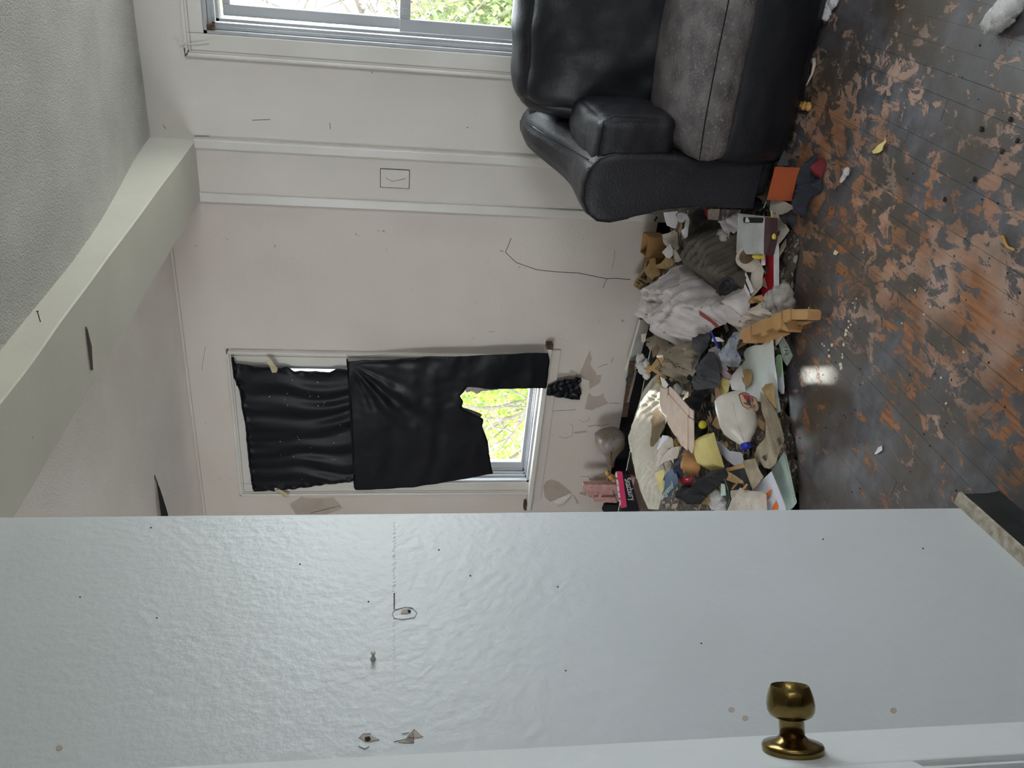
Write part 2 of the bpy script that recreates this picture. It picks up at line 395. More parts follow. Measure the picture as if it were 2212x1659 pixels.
struct(boxo('wall_right', (.78, -1.4, 0), (.9, -.27, 2.5), m_wall))
struct(boxo('wall_left', (-1.6, -1.4, 0), (-1.48, -.27, 2.5), m_wall))
# ceilings
def czn(x, y):
    z = 2.331 + .1*smooth(2.2, 3.85, y)**1.3
    return z + .012*smooth(3.66, 3.79, y)*0 - .02*smooth(-.86, -1.06, x)*smooth(3.0, 2.4, y)*0
g = G(); nx, ny = 40, 50
V = [(-1.08+4.3*i/nx, -.26+4.1*j/ny, czn(-1.08+4.3*i/nx, -.26+4.1*j/ny)) for i in range(nx+1) for j in range(ny+1)]
Fc = [(i*(ny+1)+j, i*(ny+1)+j+1, (i+1)*(ny+1)+j+1, (i+1)*(ny+1)+j) for i in range(nx) for j in range(ny)]
ceil = struct(g.add(V, Fc).mk('ceiling', m_ceil, smooth=True))
ceil2 = struct(boxo('ceiling', (-4.3, -.3, 2.405), (-1.3, WY+.1, 2.5), m_ceil2))
struct(boxo('ceiling', (-4.3, -.3, 2.5), (3.3, WY+.2, 2.56), m_wall))
struct(boxo('ceiling', (-1.6, -1.6, 2.44), (.9, -.2, 2.5), m_wall))
# beam
g = G(); K = 60
V = []; Fc = []
for k in range(K+1):
    y = -.13+(WY+.16)*k/K; w = lambda s: .004*noise.noise(Vector((y*3, s, 0)))
    V += [(-1.06+w(1), y, 2.45), (-1.06+w(2), y, 2.249+w(3)), (-1.064+w(2), y, 2.245+w(3)), (-1.326+w(4), y, 2.246+w(5)), (-1.332+w(4), y, 2.252+w(5)), (-1.33, y, 2.45)]
for k in range(K):
    for j in range(5): Fc.append((k*6+j, k*6+j+1, (k+1)*6+j+1, (k+1)*6+j))
beam = struct(mk('trim_1', V, Fc, m_beam, smooth=False)); beam['label'] = 'painted ceiling beam between the two parts of the room'
# partition on the left
PA = Vector((-1.135, 1.36, 0)); pd = Vector((.1, -.995, 0)).normalized(); pn = Vector((.995, .1, 0)).normalized()
frP = frame(PA, pd, -pn, (0, 0, 1))
part_ = G().box((0, 0, 0), (1.52, .11, 2.26), frP).mk('wall_left', m_part, origin=tuple(PA)); struct(part_); part_['label'] = 'white partition wall end with nail holes and torn spots'
bevel(part_, .004)
PP = Vector((-1.135, 1.36, 1)); PN = pn
def onpart(px, py): return onplane(px, py, PP, PN)
# black cove base with dusty ledge
cb = thing('baseboard_left', 'black rubber cove base with a dusty pale ledge along the partition', None, tuple(PA)); struct(cb)
prof = [(0, .094), (-.030, .090), (-.031, .03), (-.035, .010), (-.038, 0), (0, 0)]
def sweep(prof, m, nm, s0, s1, lab=None):
    V = []; 
    for s_ in np.linspace(s0, s1, 40):
        j = .0015*noise.noise(Vector((s_*30, 0, 3)))
        V += [frP(Vector((s_, p[0]+j, p[1]))) for p in prof]
    n = len(prof); Fc = [(k*n+i, k*n+(i+1) % n, (k+1)*n+(i+1) % n, (k+1)*n+i) for k in range(39) for i in range(n)]
    Fc += [tuple(range(n)), tuple(39*n+i for i in range(n))[::-1]]
    return mk(nm, V, Fc, m, cb, label=lab)
sweep([(p[0], p[1]-.002) for p in prof], m_vinyl, 'cove_strip', -.012, 1.2)
sweep([(.0, .0985), (-.029, .0965), (-.031, .0895), (0, .0915)], m_dust, 'dusty_ledge', -.02, 1.2, 'pale dusty top ledge')
# floor: strips of worn painted wood, each its own board
floor = G().box((-4.3, -1.5, -.06), (3.2, WY+.15, -.019)).box((1.3, -1.5, -.019), (3.2, WY+.15, 0)).box((-4.3, -1.5, -.019), (-3.3, WY+.15, 0)).box((-3.3, -1.5, -.019), (1.3, .0, 0)).mk('floor', m_floor, origin=(0, 0, -.06))
struct(floor)
ub = bpy.data.meshes.new('floorboard'); bb = G().box((0, 0, 0), (1, 1, 1)); ub.from_pydata([tuple(v) for v in bb.v], [], bb.f); ub.materials.append(m_floor)
PW = .0565; x = -3.3
while x < 1.29:
    y = .0; n_ = 0
    cuts = [0.0]; yy = random.uniform(.2, 1.9)
    while yy < WY: cuts.append(yy); yy += random.uniform(1.3, 2.6)
    cuts.append(WY+.02)
    for a, b in zip(cuts, cuts[1:]):
        o = bpy.data.objects.new('floorboard', ub); link(o, floor)
        dz = random.uniform(-.0004, .0002)
        gp = random.choice((.0001, .0001, .0002, .0007)); o.location = Vector((x+gp, a+.0004, -.0188+dz))-WL[floor]; o.scale = (min(PW, 1.3-x)-gp*2, b-a-.0008, .0188)
        o.rotation_euler = (0, random.uniform(-.0015, .0015), 0)
    x += PW

# pilaster of the opening
pil = thing('trim_2', 'flat pilaster with raised edge mouldings on the window wall', None, (-1.19, WY, 0)); struct(pil)
boxo('panel', (-1.31, WY-.012, 0), (-1.07, WY+.01, 2.25), m_wall, pil)
boxo('edge_moulding', (-1.092, WY-.03, 0), (-1.050, WY+.01, 2.25), m_trim, pil, .006)
boxo('edge_moulding', (-1.098, WY-.02, 0), (-1.08, WY+.01, 2.25), m_trim, pil, .004)
boxo('edge_moulding', (-1.333, WY-.024, 0), (-1.292, WY+.01, 2.25), m_trim, pil, .004)
cp = boxo('cover_plate', (-1.226, WY-.017, 1.319), (-1.143, WY, 1.447), m_wall, pil, .001)
g = G()
for a, b in (((-1.228, 1.317), (-1.228, 1.449)), ((-1.141, 1.317), (-1.141, 1.449)), ((-1.228, 1.317), (-1.141, 1.317)), ((-1.228, 1.449), (-1.141, 1.449))):
    g.tube([(a[0], WY-.0125, a[1]), (b[0], WY-.0125, b[1])], .0014, 5)
g.mk('paint_seam', m_crack, pil)
G().tube([tuple(onplane(px, py, Vector((0, WY-.0175, 0)), Vector((0, 1, 0)))) for px, py in ((833, 384), (847, 392), (862, 389), (876, 386))], .0009, 5).mk('scratch', m_crack, pil)

# marks on walls --------------------------------------------------
def poly_on(name, px, P0, n, m, parent, off=.0015, th=.001, amp=0, N=24, h=None, curl=None):
    n = Vector(n).normalized(); e1 = Vector((0, 0, 1)).cross(n)
    if e1.length < .1: e1 = Vector((1, 0, 0))
    e1.normalize(); e2 = n.cross(e1); P0 = Vector(P0)
    pts = [onplane(a, b, P0, n)-P0 for a, b in px]; Q = np.array([(p.dot(e1), p.dot(e2)) for p in pts])
    if amp: Q = wob(Q, amp, step=.012)
    V, Fc = patch(Q, lambda u, v, hh: P0+e1*u+e2*v+n*(off+hh), h, th, N)
    return mk(name, V, Fc, m, parent) if V else None
def c8(l): return [(900+a/4.046, 700+b/4.046) for a, b in l]
NW = Vector((0, -1, 0)); PW0 = Vector((-2, WY, 1))
peels = [c8([(1512, 225), (1532, 300), (1515, 350), (1560, 420), (1580, 458), (1618, 440), (1600, 510), (1505, 570), (1508, 495), (1430, 470), (1400, 420), (1345, 400), (1330, 430), (1172, 425), (1180, 500), (1300, 480), (1400, 500)]),
         c8([(1502, 600), (1540, 635), (1590, 628), (1635, 608), (1640, 650), (1675, 690), (1590, 725), (1530, 750), (1470, 740), (1480, 690)]),
         c8([(1105, 1420), (1130, 1375), (1175, 1358), (1240, 1380), (1300, 1430), (1350, 1468), (1240, 1515), (1165, 1550), (1120, 1510)]),
         [(626, 1090), (651, 1073), (669, 1077), (720, 1075), (736, 1091), (709, 1103), (690, 1112), (640, 1112)],
         c8([(1420, 1480), (1440, 1465), (1490, 1470), (1480, 1500)]),
         c8([(1500, 1350), (1560, 1330), (1660, 1335), (1665, 1365), (1520, 1370)]),
         c8([(1365, 945), (1480, 930), (1490, 945), (1385, 957)])]
for q in peels:
    poly_on('bare_patch', q, PW0, NW, m_bare, wallL, .0006, .0005, .002, 20)
    Q = wob([(onplane(a, b, PW0, NW).x, onplane(a, b, PW0, NW).z) for a, b in q], .002, step=.012)
    G().tube([(a, WY-.0015, b) for a, b in list(Q)+[Q[0]]], .0012, 4, False).mk('lifted_paint_edge', m_pink, wallL)
# curled tongues of paint
poly_on('paint_flake', c8([(1165, 1552), (1355, 1468), (1362, 1500), (1300, 1580), (1220, 1600)]), PW0, NW, m_pink, wallL, .004, .001, .001, 20, h=lambda u, v, d: .012*smooth(0, .03, d))
poly_on('paint_flake', c8([(1355, 1470), (1410, 1590), (1415, 1560), (1380, 1500)]), PW0, NW, m_bare, wallL, .003, .001, 0, 14)
poly_on('paint_flake', [(660, 1110), (735, 1092), (740, 1098), (700, 1112)], PW0, NW, m_bare, wallL, .006, .001, 0, 14)
cracks = [([(1104, 515), (1092, 545), (1115, 567), (1160, 583), (1200, 587), (1250, 590), (1285, 597), (1311, 602), (1330, 601), (1362, 604)], .0013),
          ([(1311, 602), (1305, 615), (1303, 622)], .001), ([(1088, 543), (1080, 541)], .0009), ([(1322, 580), (1327, 560), (1328, 540)], .0006),
          (c8([(1120, 765), (1250, 755), (1390, 750)]), .0008), (c8([(1500, 895), (1560, 885), (1620, 890), (1680, 872)]), .0008),
          (c8([(1420, 835), (1460, 858), (1500, 845), (1510, 815)]), .0006), (c8([(1590, 380), (1630, 358), (1670, 350)]), .0008), (c8([(1700, 340), (1718, 290)]), .0008),
          (c8([(1250, 985), (1300, 998), (1360, 975), (1368, 900), (1350, 870)]), .0006), (c8([(1440, 1332), (1500, 1335), (1520, 1365)]), .0008),
          (c8([(1680, 692), (1780, 694)]), .0007), ([(444, 748), (440, 770), (436, 800)], .0006), (c8([(625, 70), (655, 63), (685, 68)]), .0006)]
for pts, r in cracks:
    G().tube([tuple(onplane(a, b, Vector((0, WY-.0004, 0)), NW)) for a, b in pts], r*1.25, 5).mk('crack', m_crack, wallL)
for q in ([(545, 260), (560, 259), (584, 258)], [(712, 265), (714, 279)], [(1008, 276), (1012, 275)], [(803, 155), (804, 159)], [(352, 270), (358, 278)], [(610, 318), (585, 318)], [(420, 294), (452, 294)], [(698, 318), (708, 319)]):
    G().tube([tuple(onplane(a, b, Vector((0, WY-.0004, 0)), NW)) for a, b in q], .0012, 5).mk('scuff_mark', m_crack, wallR)
# torn paint at the window casing corner
for q in ([(374, 80), (392, 92), (408, 98), (440, 104)], [(398, 104), (400, 122), (408, 108)], [(385, 92), (410, 96), (450, 92)]):
    G().tube([tuple(onplane(a, b, Vector((0, WY-(.031 if q[0][0] != 374 else .004), 0)), NW)) for a, b in q], .0026, 5).mk('torn_paint', m_crack if q[0][0] == 398 else m_trim, wallR)
# partition marks
def c5(l): return [(700+a/2.968, 1100+b/2.968) for a, b in l]
for q, mm in ((c5([(228, 1470), (252, 1442), (300, 1455), (360, 1480), (300, 1490), (262, 1490)]), m_bare), (c5([(262, 1468), (290, 1462), (300, 1478), (285, 1492), (262, 1486)]), m_black),
              (c5([(445, 1492), (520, 1480), (560, 1440), (578, 1415), (632, 1462), (580, 1470), (575, 1500), (520, 1500)]), m_bare), (c5([(520, 1490), (545, 1460), (575, 1430), (578, 1500)]), m_rot),
              (c5([(500, 648), (545, 640), (560, 658), (540, 672), (490, 672)]), m_bare), (c5([(536, 650), (556, 652), (552, 668), (538, 664)]), m_black)):
    poly_on('hole' if mm is m_black else 'torn_spot', q, PP, PN, mm, part_, .001 if mm is not m_black else .002, .001, 0, 16)
for q in (c5([(225, 1468), (250, 1440), (300, 1440)]), c5([(222, 1520), (262, 1538), (288, 1520)]), c5([(448, 1490), (520, 1476), (576, 1412), (632, 1460)]), c5([(500, 1440), (545, 1432)]),
          c5([(450, 648), (520, 628), (570, 636), (595, 665), (580, 695), (500, 708), (450, 700), (438, 670), (450, 648)])):
    G().tube([tuple(onpart(a, b)+PN*.0006) for a, b in q], .0011, 5).mk('paper_curl', m_part, part_)
G().tube([tuple(onpart(a, b)+PN*.0004) for a, b in c5([(450, 540), (450, 648), (500, 634)])], .0011, 5).mk('crack', m_crack, part_)
random.seed(3)
g = G()
for k in range(70):          # ridged tape seam
    t = k/70; yy = 95+t*1010+random.uniform(-4, 4)
    if 630 < yy < 715: continue
    p = [(450+random.uniform(-14, 0), yy), (450+random.uniform(0, 12), yy-9)]
    g.tube([tuple(onpart(a, b)-PN*.0002) for a, b in c5(p)], .0010*(1-.6*t), 4)
g.mk('tape_seam', m_part, part_, kind='stuff')
for a, b in ((648, 1219), (326, 1140), (788, 1599), (1778, 1165), (1994, 1185), (1222, 1449), (339, 1335), (173, 1290), (128, 1616), (1515, 1390), (1016, 1244), (948, 1188), (796, 1300), (1205, 1268), (1610, 1552), (1580, 1533), (1930, 1535)):
    big = (a, b) in ((1610, 1552), (1580, 1533), (1930, 1535), (128, 1616))
    r = 6 if big else 1.7
    poly_on('nail_hole', [(a+r*math.cos(q)*1.2, b+r*math.sin(q)) for q in np.linspace(0, 6.28, 9)[:-1]], PP, PN, m_bare if big else m_crack, part_, .0006, .0004, .001 if big else 0, 8)
# tear in the alcove ceiling
poly_on('ceiling_tear', [(332, 1020), (336, 1032), (345, 1055), (354, 1082), (364, 1116), (344, 1116), (341, 1085), (337, 1055)], Vector((-3, 2, 2.405)), Vector((0, 0, -1)), m_black, ceil2, .001, .001, .003, 30)
poly_on('torn_paper_lip', [(333, 1022), (337, 1050), (342, 1085), (346, 1116), (340, 1116), (336, 1080)], Vector((-3, 2, 2.405)), Vector((0, 0, -1)), m_bare, ceil2, .004, .001, .004, 30)
poly_on('split', [(183, 704), (187, 712), (196, 748), (199, 800), (195, 799), (189, 750)], Vector((-1.2, 2, 2.2445)), Vector((0, 0, -1)), m_crack, beam, .003, .002, 0, 30)
# corner bead between alcove ceiling and wall
struct(G().tube([(-1.33, WY-.004, 2.402), (-4.2, WY-.004, 2.402)], .009, 6).mk('trim_3', m_pink))

# ================================================================== WINDOWS
def window(name, x0, x1, z0, z1, gx0, gx1, zm, z_glass0, z_glass1, lowsash, cas=(.085, .09), label='', stool=None):
    t = thing(name, label, None, ((x0+x1)/2, WY, z0)); struct(t)
    cw, ct = cas
    for nm, a, b, c, d in (('casing', x0-cw, x0, z0-.03, z1+ct), ('casing', x1, x1+cw, z0-.03, z1+ct), ('casing', x0-.001, x1+.001, z1, z1+ct)):
        boxo(nm, (a+.001, WY-.018, c+.001), (b-.001, WY+.01, d-.001), m_trim, t, .003)
    for a, b, c, d in ((x0-cw, x0-cw+.016, z0-.03, z1+ct), (x1+cw-.016, x1+cw, z0-.03, z1+ct), (x0-cw, x1+cw, z1+ct-.016, z1+ct)):
        boxo('back_band', (a, WY-.028, c), (b, WY+.01, d), m_trim, t, .005)
    g = G()
    for a, b, c, d in ((x0-cw+.024, x0-cw+.028, z0, z1+ct-.024), (x1+cw-.028, x1+cw-.024, z0, z1+ct-.024), (x0-cw+.024, x1+cw-.024, z1+ct-.028, z1+ct-.024)):
        g.box((a, WY-.0195, c), (b, WY-.017, d))
    g.mk('grooves', m_bare, t)
    # jamb liner in steps
    for k, (o_, y0, y1) in enumerate(((.0, WY-.012, WY+.15), (.014, WY+.018, WY+.14), (.026, WY+.030, WY+.036), (.040, WY+.048, WY+.13))):
        w = .012
        for a, b, c, d in ((x0+o_, x0+o_+w, z0, z1-o_), (x1-o_-w, x1-o_, z0, z1-o_), (x0+o_, x1-o_, z1-o_-w, z1-o_), (x0+o_, x1-o_, z0+o_*.5, z0+o_*.5+w)):
            boxo('jamb_liner', (a, y0, c), (b, y1, d), m_alu, t)
    for i, (sx0, sx1) in enumerate(zip(gx0, gx1)):
        for lo, hi, y, nm, sw in ((zm+.0, z_glass1+.03, WY+.075, 'upper_sash', .045), (z_glass0-.045, zm+.045, WY+.052, 'lower_sash', .05)):
            s_ = G().box((sx0-sw, y, lo), (sx0, y+.03, hi)).box((sx1, y, lo), (sx1+sw, y+.03, hi)).box((sx0, y, lo), (sx1, y+.03, lo+.045)).box((sx0, y, hi-(.045 if nm == 'lower_sash' else .03)), (sx1, y+.03, hi)).mk(nm, m_alu, t)
            bevel(s_, .003)
            G().box((sx0, y+.012, lo+.044), (sx1, y+.016, hi-.03)).mk('pane', m_glass, s_)
    return t
w1 = window('window_1', W1[0], W1[1], W1[2], W1[3], (-.515, .395), (.285, 1.195), 1.33, .68, 2.07, None, (.093, .082), 'wide white double hung window above the sofa, bare branches outside')
boxo('mullion', (.33, WY-.02, .6), (.35, WY+.14, 2.16), m_alu, w1)
boxo('putty_lump', (-.607, WY-.016, 2.122), (-.583, WY+.01, 2.152), m_rot, w1, .004)
boxo('sash_latch', (-.50, WY+.044, 1.343), (-.47, WY+.054, 1.363), m_alu, w1, .002)
w2 = window('window_2', W2[0], W2[1], W2[2], W2[3], (-2.835,), (-2.238,), 1.34, .63, 2.06, None, (.082, .08), 'tall narrow window half covered by black plastic, green shrubs outside')
st = boxo('stool', (-3.11, WY-.055, .556), (-2.01, WY+.12, .585), m_trim, w2, .006)
boxo('apron', (-3.06, WY-.014, .50), (-2.06, WY+.01, .556), m_pink, w2, .003)
boxo('rotten_end', (-2.035, WY-.058, .553), (-2.006, WY-.01, .588), m_rot, w2, .004)
boxo('rotten_end', (-3.114, WY-.05, .553), (-3.06, WY-.008, .600), m_rot, w2, .006)

# ================================================================== DOOR with brass knob
dv = Vector((-math.sin(rad(39.4)), math.cos(rad(39.4)), 0)); dn = Vector((dv.y, -dv.x, 0)); DE = Vector((-.75, .53, 0))-dv*.008
frD = frame(DE, -dv, dn, (0, 0, 1))          # x: from free edge to hinge, y: into the room, z: up
door = thing('door_1', 'open white panelled door at the left edge with a brass knob', None, tuple(DE)); struct(door)
g = G()
for a, b, c, d in ((0, .108, .012, 2.03), (.67, .78, .012, 2.03), (.108, .67, .012, .21), (.108, .67, .917, 1.085), (.108, .67, 1.92, 2.03)):
    g.box((a, -.036, c), (b, 0, d), frD)
bevel(g.mk('door_frame', m_door, door), .003)
for c, d in ((.21, .917), (1.085, 1.92)):
    g = G().box((.1, -.03, c-.01), (.68, -.016, d+.01), frD).box((.150, -.02, c+.042), (.628, -.004, d-.042), frD)
    bevel(g.mk('door_panel', m_door, door), .008)
    mo = G()
    for o_, hh in ((.0, -.006), (.014, -.010)):
        a, b, cc, dd = .108+o_, .67-o_, c+o_, d-o_; w = .008
        for q in ((a, a+w, cc, dd), (b-w, b, cc, dd), (a, b, cc, cc+w), (a, b, dd-w, dd)): mo.box((q[0], -.02, q[2]), (q[1], hh, q[3]), frD)
    mo.mk('panel_moulding', m_door, door)
KC = frD(Vector((.062, 0, 1.015)))
ros = G().lathe([(0, .0295), (.0055, .030), (.0075, .0288), (.0095, .022), (.012, .0155), (.015, .0128)], KC, dn, 48).mk('rosette', m_brass, door, smooth=True, label='round brass rosette')
G().lathe([(.012, .0122), (.032, .0122), (.0335, .0125)], KC, dn, 40).mk('knob_neck', m_brass, ros, smooth=True)
kn = G().lathe([(.0315, .011), (.032, .0165), (.0345, .0205), (.039, .0229), (.045, .0234), (.052, .0224), (.058, .0206), (.0622, .0188), (.0628, .0182), (.0618, .0174), (.055, .0155), (.053, .005)], KC, dn, 56).mk('knob', m_brass, ros, smooth=True, label='tulip shaped brass knob with a hollow face')
for o in (kn, ros):
    e = o.modifiers.new('e', 'EDGE_SPLIT'); e.split_angle = rad(50)
G().box((-.0008, -.03, .98), (.0005, -.006, 1.045), frD).mk('latch_plate', m_brass, door)

# nail in the beam, push pin in the partition
nb = at(88, 696, X=-1.06)
nl = G().tube([nb+Vector((-.01, 0, 0)), nb+Vector((.028, .004, .004))], .0013, 8).tube([nb+Vector((.028, .004, .004)), nb+Vector((.0295, .0042, .0042))], .0032, 10).mk('nail', m_rot)
tag(nl, 'rusty nail sticking out of the side of the ceiling beam', 'nail')
pp = onpart(806, 1424)
pn_ = G().lathe([(0, .0048), (.002, .0048), (.004, .0028), (.010, .0024), (.013, .0042), (.0145, .0042)], pp, PN, 16).mk('push_pin', m_trim, smooth=True)
tag(pn_, 'small off-white push pin stuck in the partition wall', 'push pin')

# ================================================================== BLACK PLASTIC over window_2
YB = WY-.034
def bagsheet(name, px, m, y, hf, label, N=90, amp=.003, parent=None):
    Q = wob([(at(a, b, Y=y).x, at(a, b, Y=y).z) for a, b in px], amp, step=.02)
    V, Fc = patch(Q, lambda u, v, h: Vector((u, y-h, v)), hf, .0006, N)
    o = mk(name, V, Fc, m, parent, smooth=True)
    return tag(o, label, 'plastic sheet') if parent is None else o
def pleat(u, v, d):
    w = .007*math.sin(u*52+5*fn((u, v), 3, 1))*smooth(2.2, 1.7, v)
    return .012+w+.006*fn((u*5, v*.9), 4, 2)+.012*smooth(.04, 0, d)*(fn((u, v), 30, 5))
ub_ = bagsheet('plastic_bag_curtain', [(503, 770), (512, 784), (560, 789), (622, 791), (636, 799), (714, 800), (726, 793), (752, 795), (772, 800), (772, 1034), (740, 1040), (700, 1047), (650, 1052), (600, 1056), (548, 1058), (545, 1035), (540, 1000), (536, 960), (535, 930), (530, 900), (524, 872), (520, 840), (508, 815), (510, 795)], m_bagh, YB, pleat,
    'gathered black bin bag with pinholes covering the top half of the window', 100)
rf = G()
edge = [(503, 770), (508, 812), (521, 842), (526, 880), (533, 915), (536, 950), (540, 990), (545, 1030), (549, 1058)]
pts = []
for i in range(len(edge)-1):
    for k in range(6):
        t = k/6; a, b = edge[i], edge[i+1]; p = at(a[0]+(b[0]-a[0])*t, a[1]+(b[1]-a[1])*t, Y=YB); p.y += -.012+.008*fn((i*6+k, 0), .9, 3); p.x += .003*fn((i*6+k, 3), .9, 4); pts.append(p)
rf.tube(pts, [.006+.004*abs(fn((k, 1), .8, 6)) for k in range(len(pts))], 7).mk('ruffled_hem', m_bag, ub_)
def drape(u, v, d):
    # folds fan out from the upper right corner
    cx, cz = at(755, 778, Y=YB).x, at(755, 778, Y=YB).z
    a = math.atan2(v-cz, u-cx); r = math.hypot(u-cx, v-cz)
    f = .007*math.sin(a*17+2.5*fn((u, v), 3, 3))*smooth(0, .15, r)*smooth(.8, .25, r)*(.5+.5*math.sin(a*5+1))
    return .024+f+.007*fn((u, v), 5, 2)+.0015*fn((u, v), 22, 9)+.005*fn((u*1.2+v, v*3), 4, 4)
bagsheet('plastic_bag_curtain', [(750, 776), (840, 771), (920, 765), (1000, 764), (1080, 760), (1150, 757), (1182, 758), (1186, 775), (1183, 800), (1179, 834), (1150, 834), (1105, 836), (1060, 836), (1030, 832), (1008, 831), (1000, 842), (993, 850), (1000, 862), (996, 874), (1003, 880), (1018, 888), (1030, 894), (1044, 900), (1041, 915), (1046, 930), (1053, 948), (1056, 975), (1060, 1000), (1064, 1018), (1020, 1026), (960, 1036), (900, 1045), (840, 1051), (766, 1053), (762, 980), (758, 900), (753, 830)], m_bag, YB-.012, drape,
    'torn black plastic sheet hanging over the lower half of the window', 110, .002)
bpy.context.view_layer.update()
G().tube([at(750, 776, Y=YB-.03), at(757, 880, Y=YB-.045), at(762, 970, Y=YB-.04), at(766, 1053, Y=YB-.03)], .005, 8).mk('rolled_hem', m_bag, [o for o in COL.objects if o.name == 'plastic_bag_curtain.001'][0])
# translucent ragged fringe of the tear
Qf = [(996, 832), (1010, 828), (1060, 835), (1080, 832), (1075, 842), (1040, 845), (1030, 852), (1020, 845), (1008, 848)]
def flat_px(name, px, y, m, parent=None, amp=.003, th=.0006, N=30, hf=None, label=None, cat=None):
    Q = wob([(at(a, b, Y=y).x, at(a, b, Y=y).z) for a, b in px], amp, step=.012)
    V, Fc = patch(Q, lambda u, v, h: Vector((u, y-h, v)), hf, th, N); o = mk(name, V, Fc, m, parent, smooth=True)
    if label: tag(o, label, cat)
    return o
lower = [o for o in COL.objects if o.name == 'plastic_bag_curtain.001'][0]
flat_px('frayed_edge', Qf, YB-.03, m_clear, lower, .002)
flat_px('frayed_edge', [(994, 872), (1000, 880), (1020, 886), (1035, 892), (1042, 896), (1036, 905), (1020, 896), (1006, 890), (997, 884)], YB-.03, m_grey, lower, .002)
# scrap below the stool
def scr(u, v, d): return .012+.018*abs(fn((u, v), 22, 3))+.006*fn((u, v), 50, 5)
flat_px('plastic_scrap', c8([(1115, 560), (1150, 520), (1225, 485), (1330, 465), (1370, 470), (1390, 450), (1425, 455), (1440, 480), (1425, 500), (1405, 520), (1425, 545), (1440, 600), (1425, 615), (1425, 655), (1310, 635), (1120, 605)]), WY-.012, m_bag, None, .002, .001, 50, scr,
        'small crumpled black plastic scrap hanging on the wall below the window stool', 'plastic scrap')
flat_px('tape_strip', [(573, 780), (585, 776), (592, 786), (600, 796), (598, 805), (588, 806), (582, 792)], YB-.04, m_tape, None, .001, .0006, 16, lambda u, v, d: .002*fn((u, v), 60, 2), 'strip of yellowed tape at the top right edge of the bin bag', 'tape')
flat_px('tape_strip', [(592, 1052), (610, 1060), (628, 1072), (618, 1076), (604, 1066), (594, 1060)], YB-.018, m_tape, None, .001, .0006, 16, lambda u, v, d: .002*fn((u, v), 60, 2), 'strip of yellowed tape at the lower left edge of the bin bag', 'tape')

# ================================================================== SOFA
def puffy(name, lo, hi, r, m, parent, puff=.02, ns=.004, N=26, fr=None, seed=0, nsc=9, label=None, mod=None):
    bm = bmesh.new(); bmesh.ops.create_cube(bm, size=2); bmesh.ops.subdivide_edges(bm, edges=bm.edges[:], cuts=N, use_grid_fill=True)
    lo, hi = Vector(lo), Vector(hi); c = (lo+hi)/2; hf = (hi-lo)/2; r = min(r, *hf)
    V = []
    for v in bm.verts:
        p = v.co; q = Vector((p.x*hf.x, p.y*hf.y, p.z*hf.z)); inn = Vector([max(-(hf[i]-r), min(hf[i]-r, q[i])) for i in range(3)])
        d = q-inn
        if d.length > 1e-6: d.normalize()
        a = [1-min(1, abs(p[i]))**2 for i in range(3)]
        w = puff*((a[1]*a[2]) if abs(p.x) > .999 else (a[0]*a[2]) if abs(p.y) > .999 else (a[0]*a[1]))
        w += ns*(noise.noise((q+c)*nsc+Vector((seed, 0, 0)))+.5*noise.noise((q+c)*nsc*2.7+Vector((0, seed, 0))))
        o = c+inn+d*(r+w)
        if mod: o = mod(o)
        V.append(fr(o) if fr else o)
    bm.verts.index_update(); Fc = [tuple(v.index for v in f.verts) for f in bm.faces]; bm.free()
    return mk(name, V, Fc, m, parent, smooth=True, label=label)
sofa = thing('sofa', 'dark cracked leather reclining sofa under the window with torn seat', 'sofa', (.1, 3.2, 0))
AR = [(-.925, .03), (-.928, .30), (-.95, .45), (-.985, .56), (-1.003, .63), (-1.0, .68), (-.975, .715), (-.93, .738), (-.87, .742), (-.81, .73), (-.77, .70), (-.752, .65), (-.745, .5), (-.74, .3), (-.735, .03)]
def armsweep(mirror=None):
    P = []
    for i in range(len(AR)-1):
        for k in range(4): t = k/4; P.append((AR[i][0]+(AR[i+1][0]-AR[i][0])*t, AR[i][1]+(AR[i+1][1]-AR[i][1])*t))
    P.append(AR[-1]); n = len(P); V = []; ys = [2.792, 2.795, 2.803, 2.818]+list(np.linspace(2.85, 3.56, 34)); sc = [.80, .90, .965, .992]+[1]*34
    cx, cz = -.85, .4
    for y, s_ in zip(ys, sc):
        for (a, b) in P:
            lift = .125*smooth(3.05, 3.5, y)*smooth(.45, .72, b); inw = .055*smooth(2.9, 3.5, y)*smooth(.5, -.5, (a+.87)/.13)
            x, z = cx+(a-cx)*s_+inw, cz+(b-cz)*s_+lift
            w = .004*noise.noise(Vector((x*8, y*9, z*8)))+.0016*noise.noise(Vector((x*40, y*30, z*40)))
            x, z = x+w, z+w
            V.append(((mirror-x) if mirror else x, y, max(.02, z)))
    Fc = [(k*n+i, k*n+i+1, (k+1)*n+i+1, (k+1)*n+i) for k in range(len(ys)-1) for i in range(n-1)]
    Fc += [tuple(range(n))[::-1], tuple((len(ys)-1)*n+i for i in range(n))]
    o = mk('arm', V, Fc, m_leather, sofa, smooth=True)
    e = o.modifiers.new('e', 'EDGE_SPLIT'); e.split_angle = rad(60); return o
arm = armsweep()
armsweep(.72)
sp = [(-.85+(a+.85)*.972, 2.804, .4+(b-.4)*.972) for a, b in AR[3:12]]
G().tube(sp, .0024, 5).mk('seam', m_leather3, arm)
G().tube([(-.785, 2.83, .727), (-.80, 2.95, .738), (-.815, 3.08, .752), (-.82, 3.2, .79), (-.81, 3.35, .845)], .0025, 5).mk('seam', m_leather3, arm)
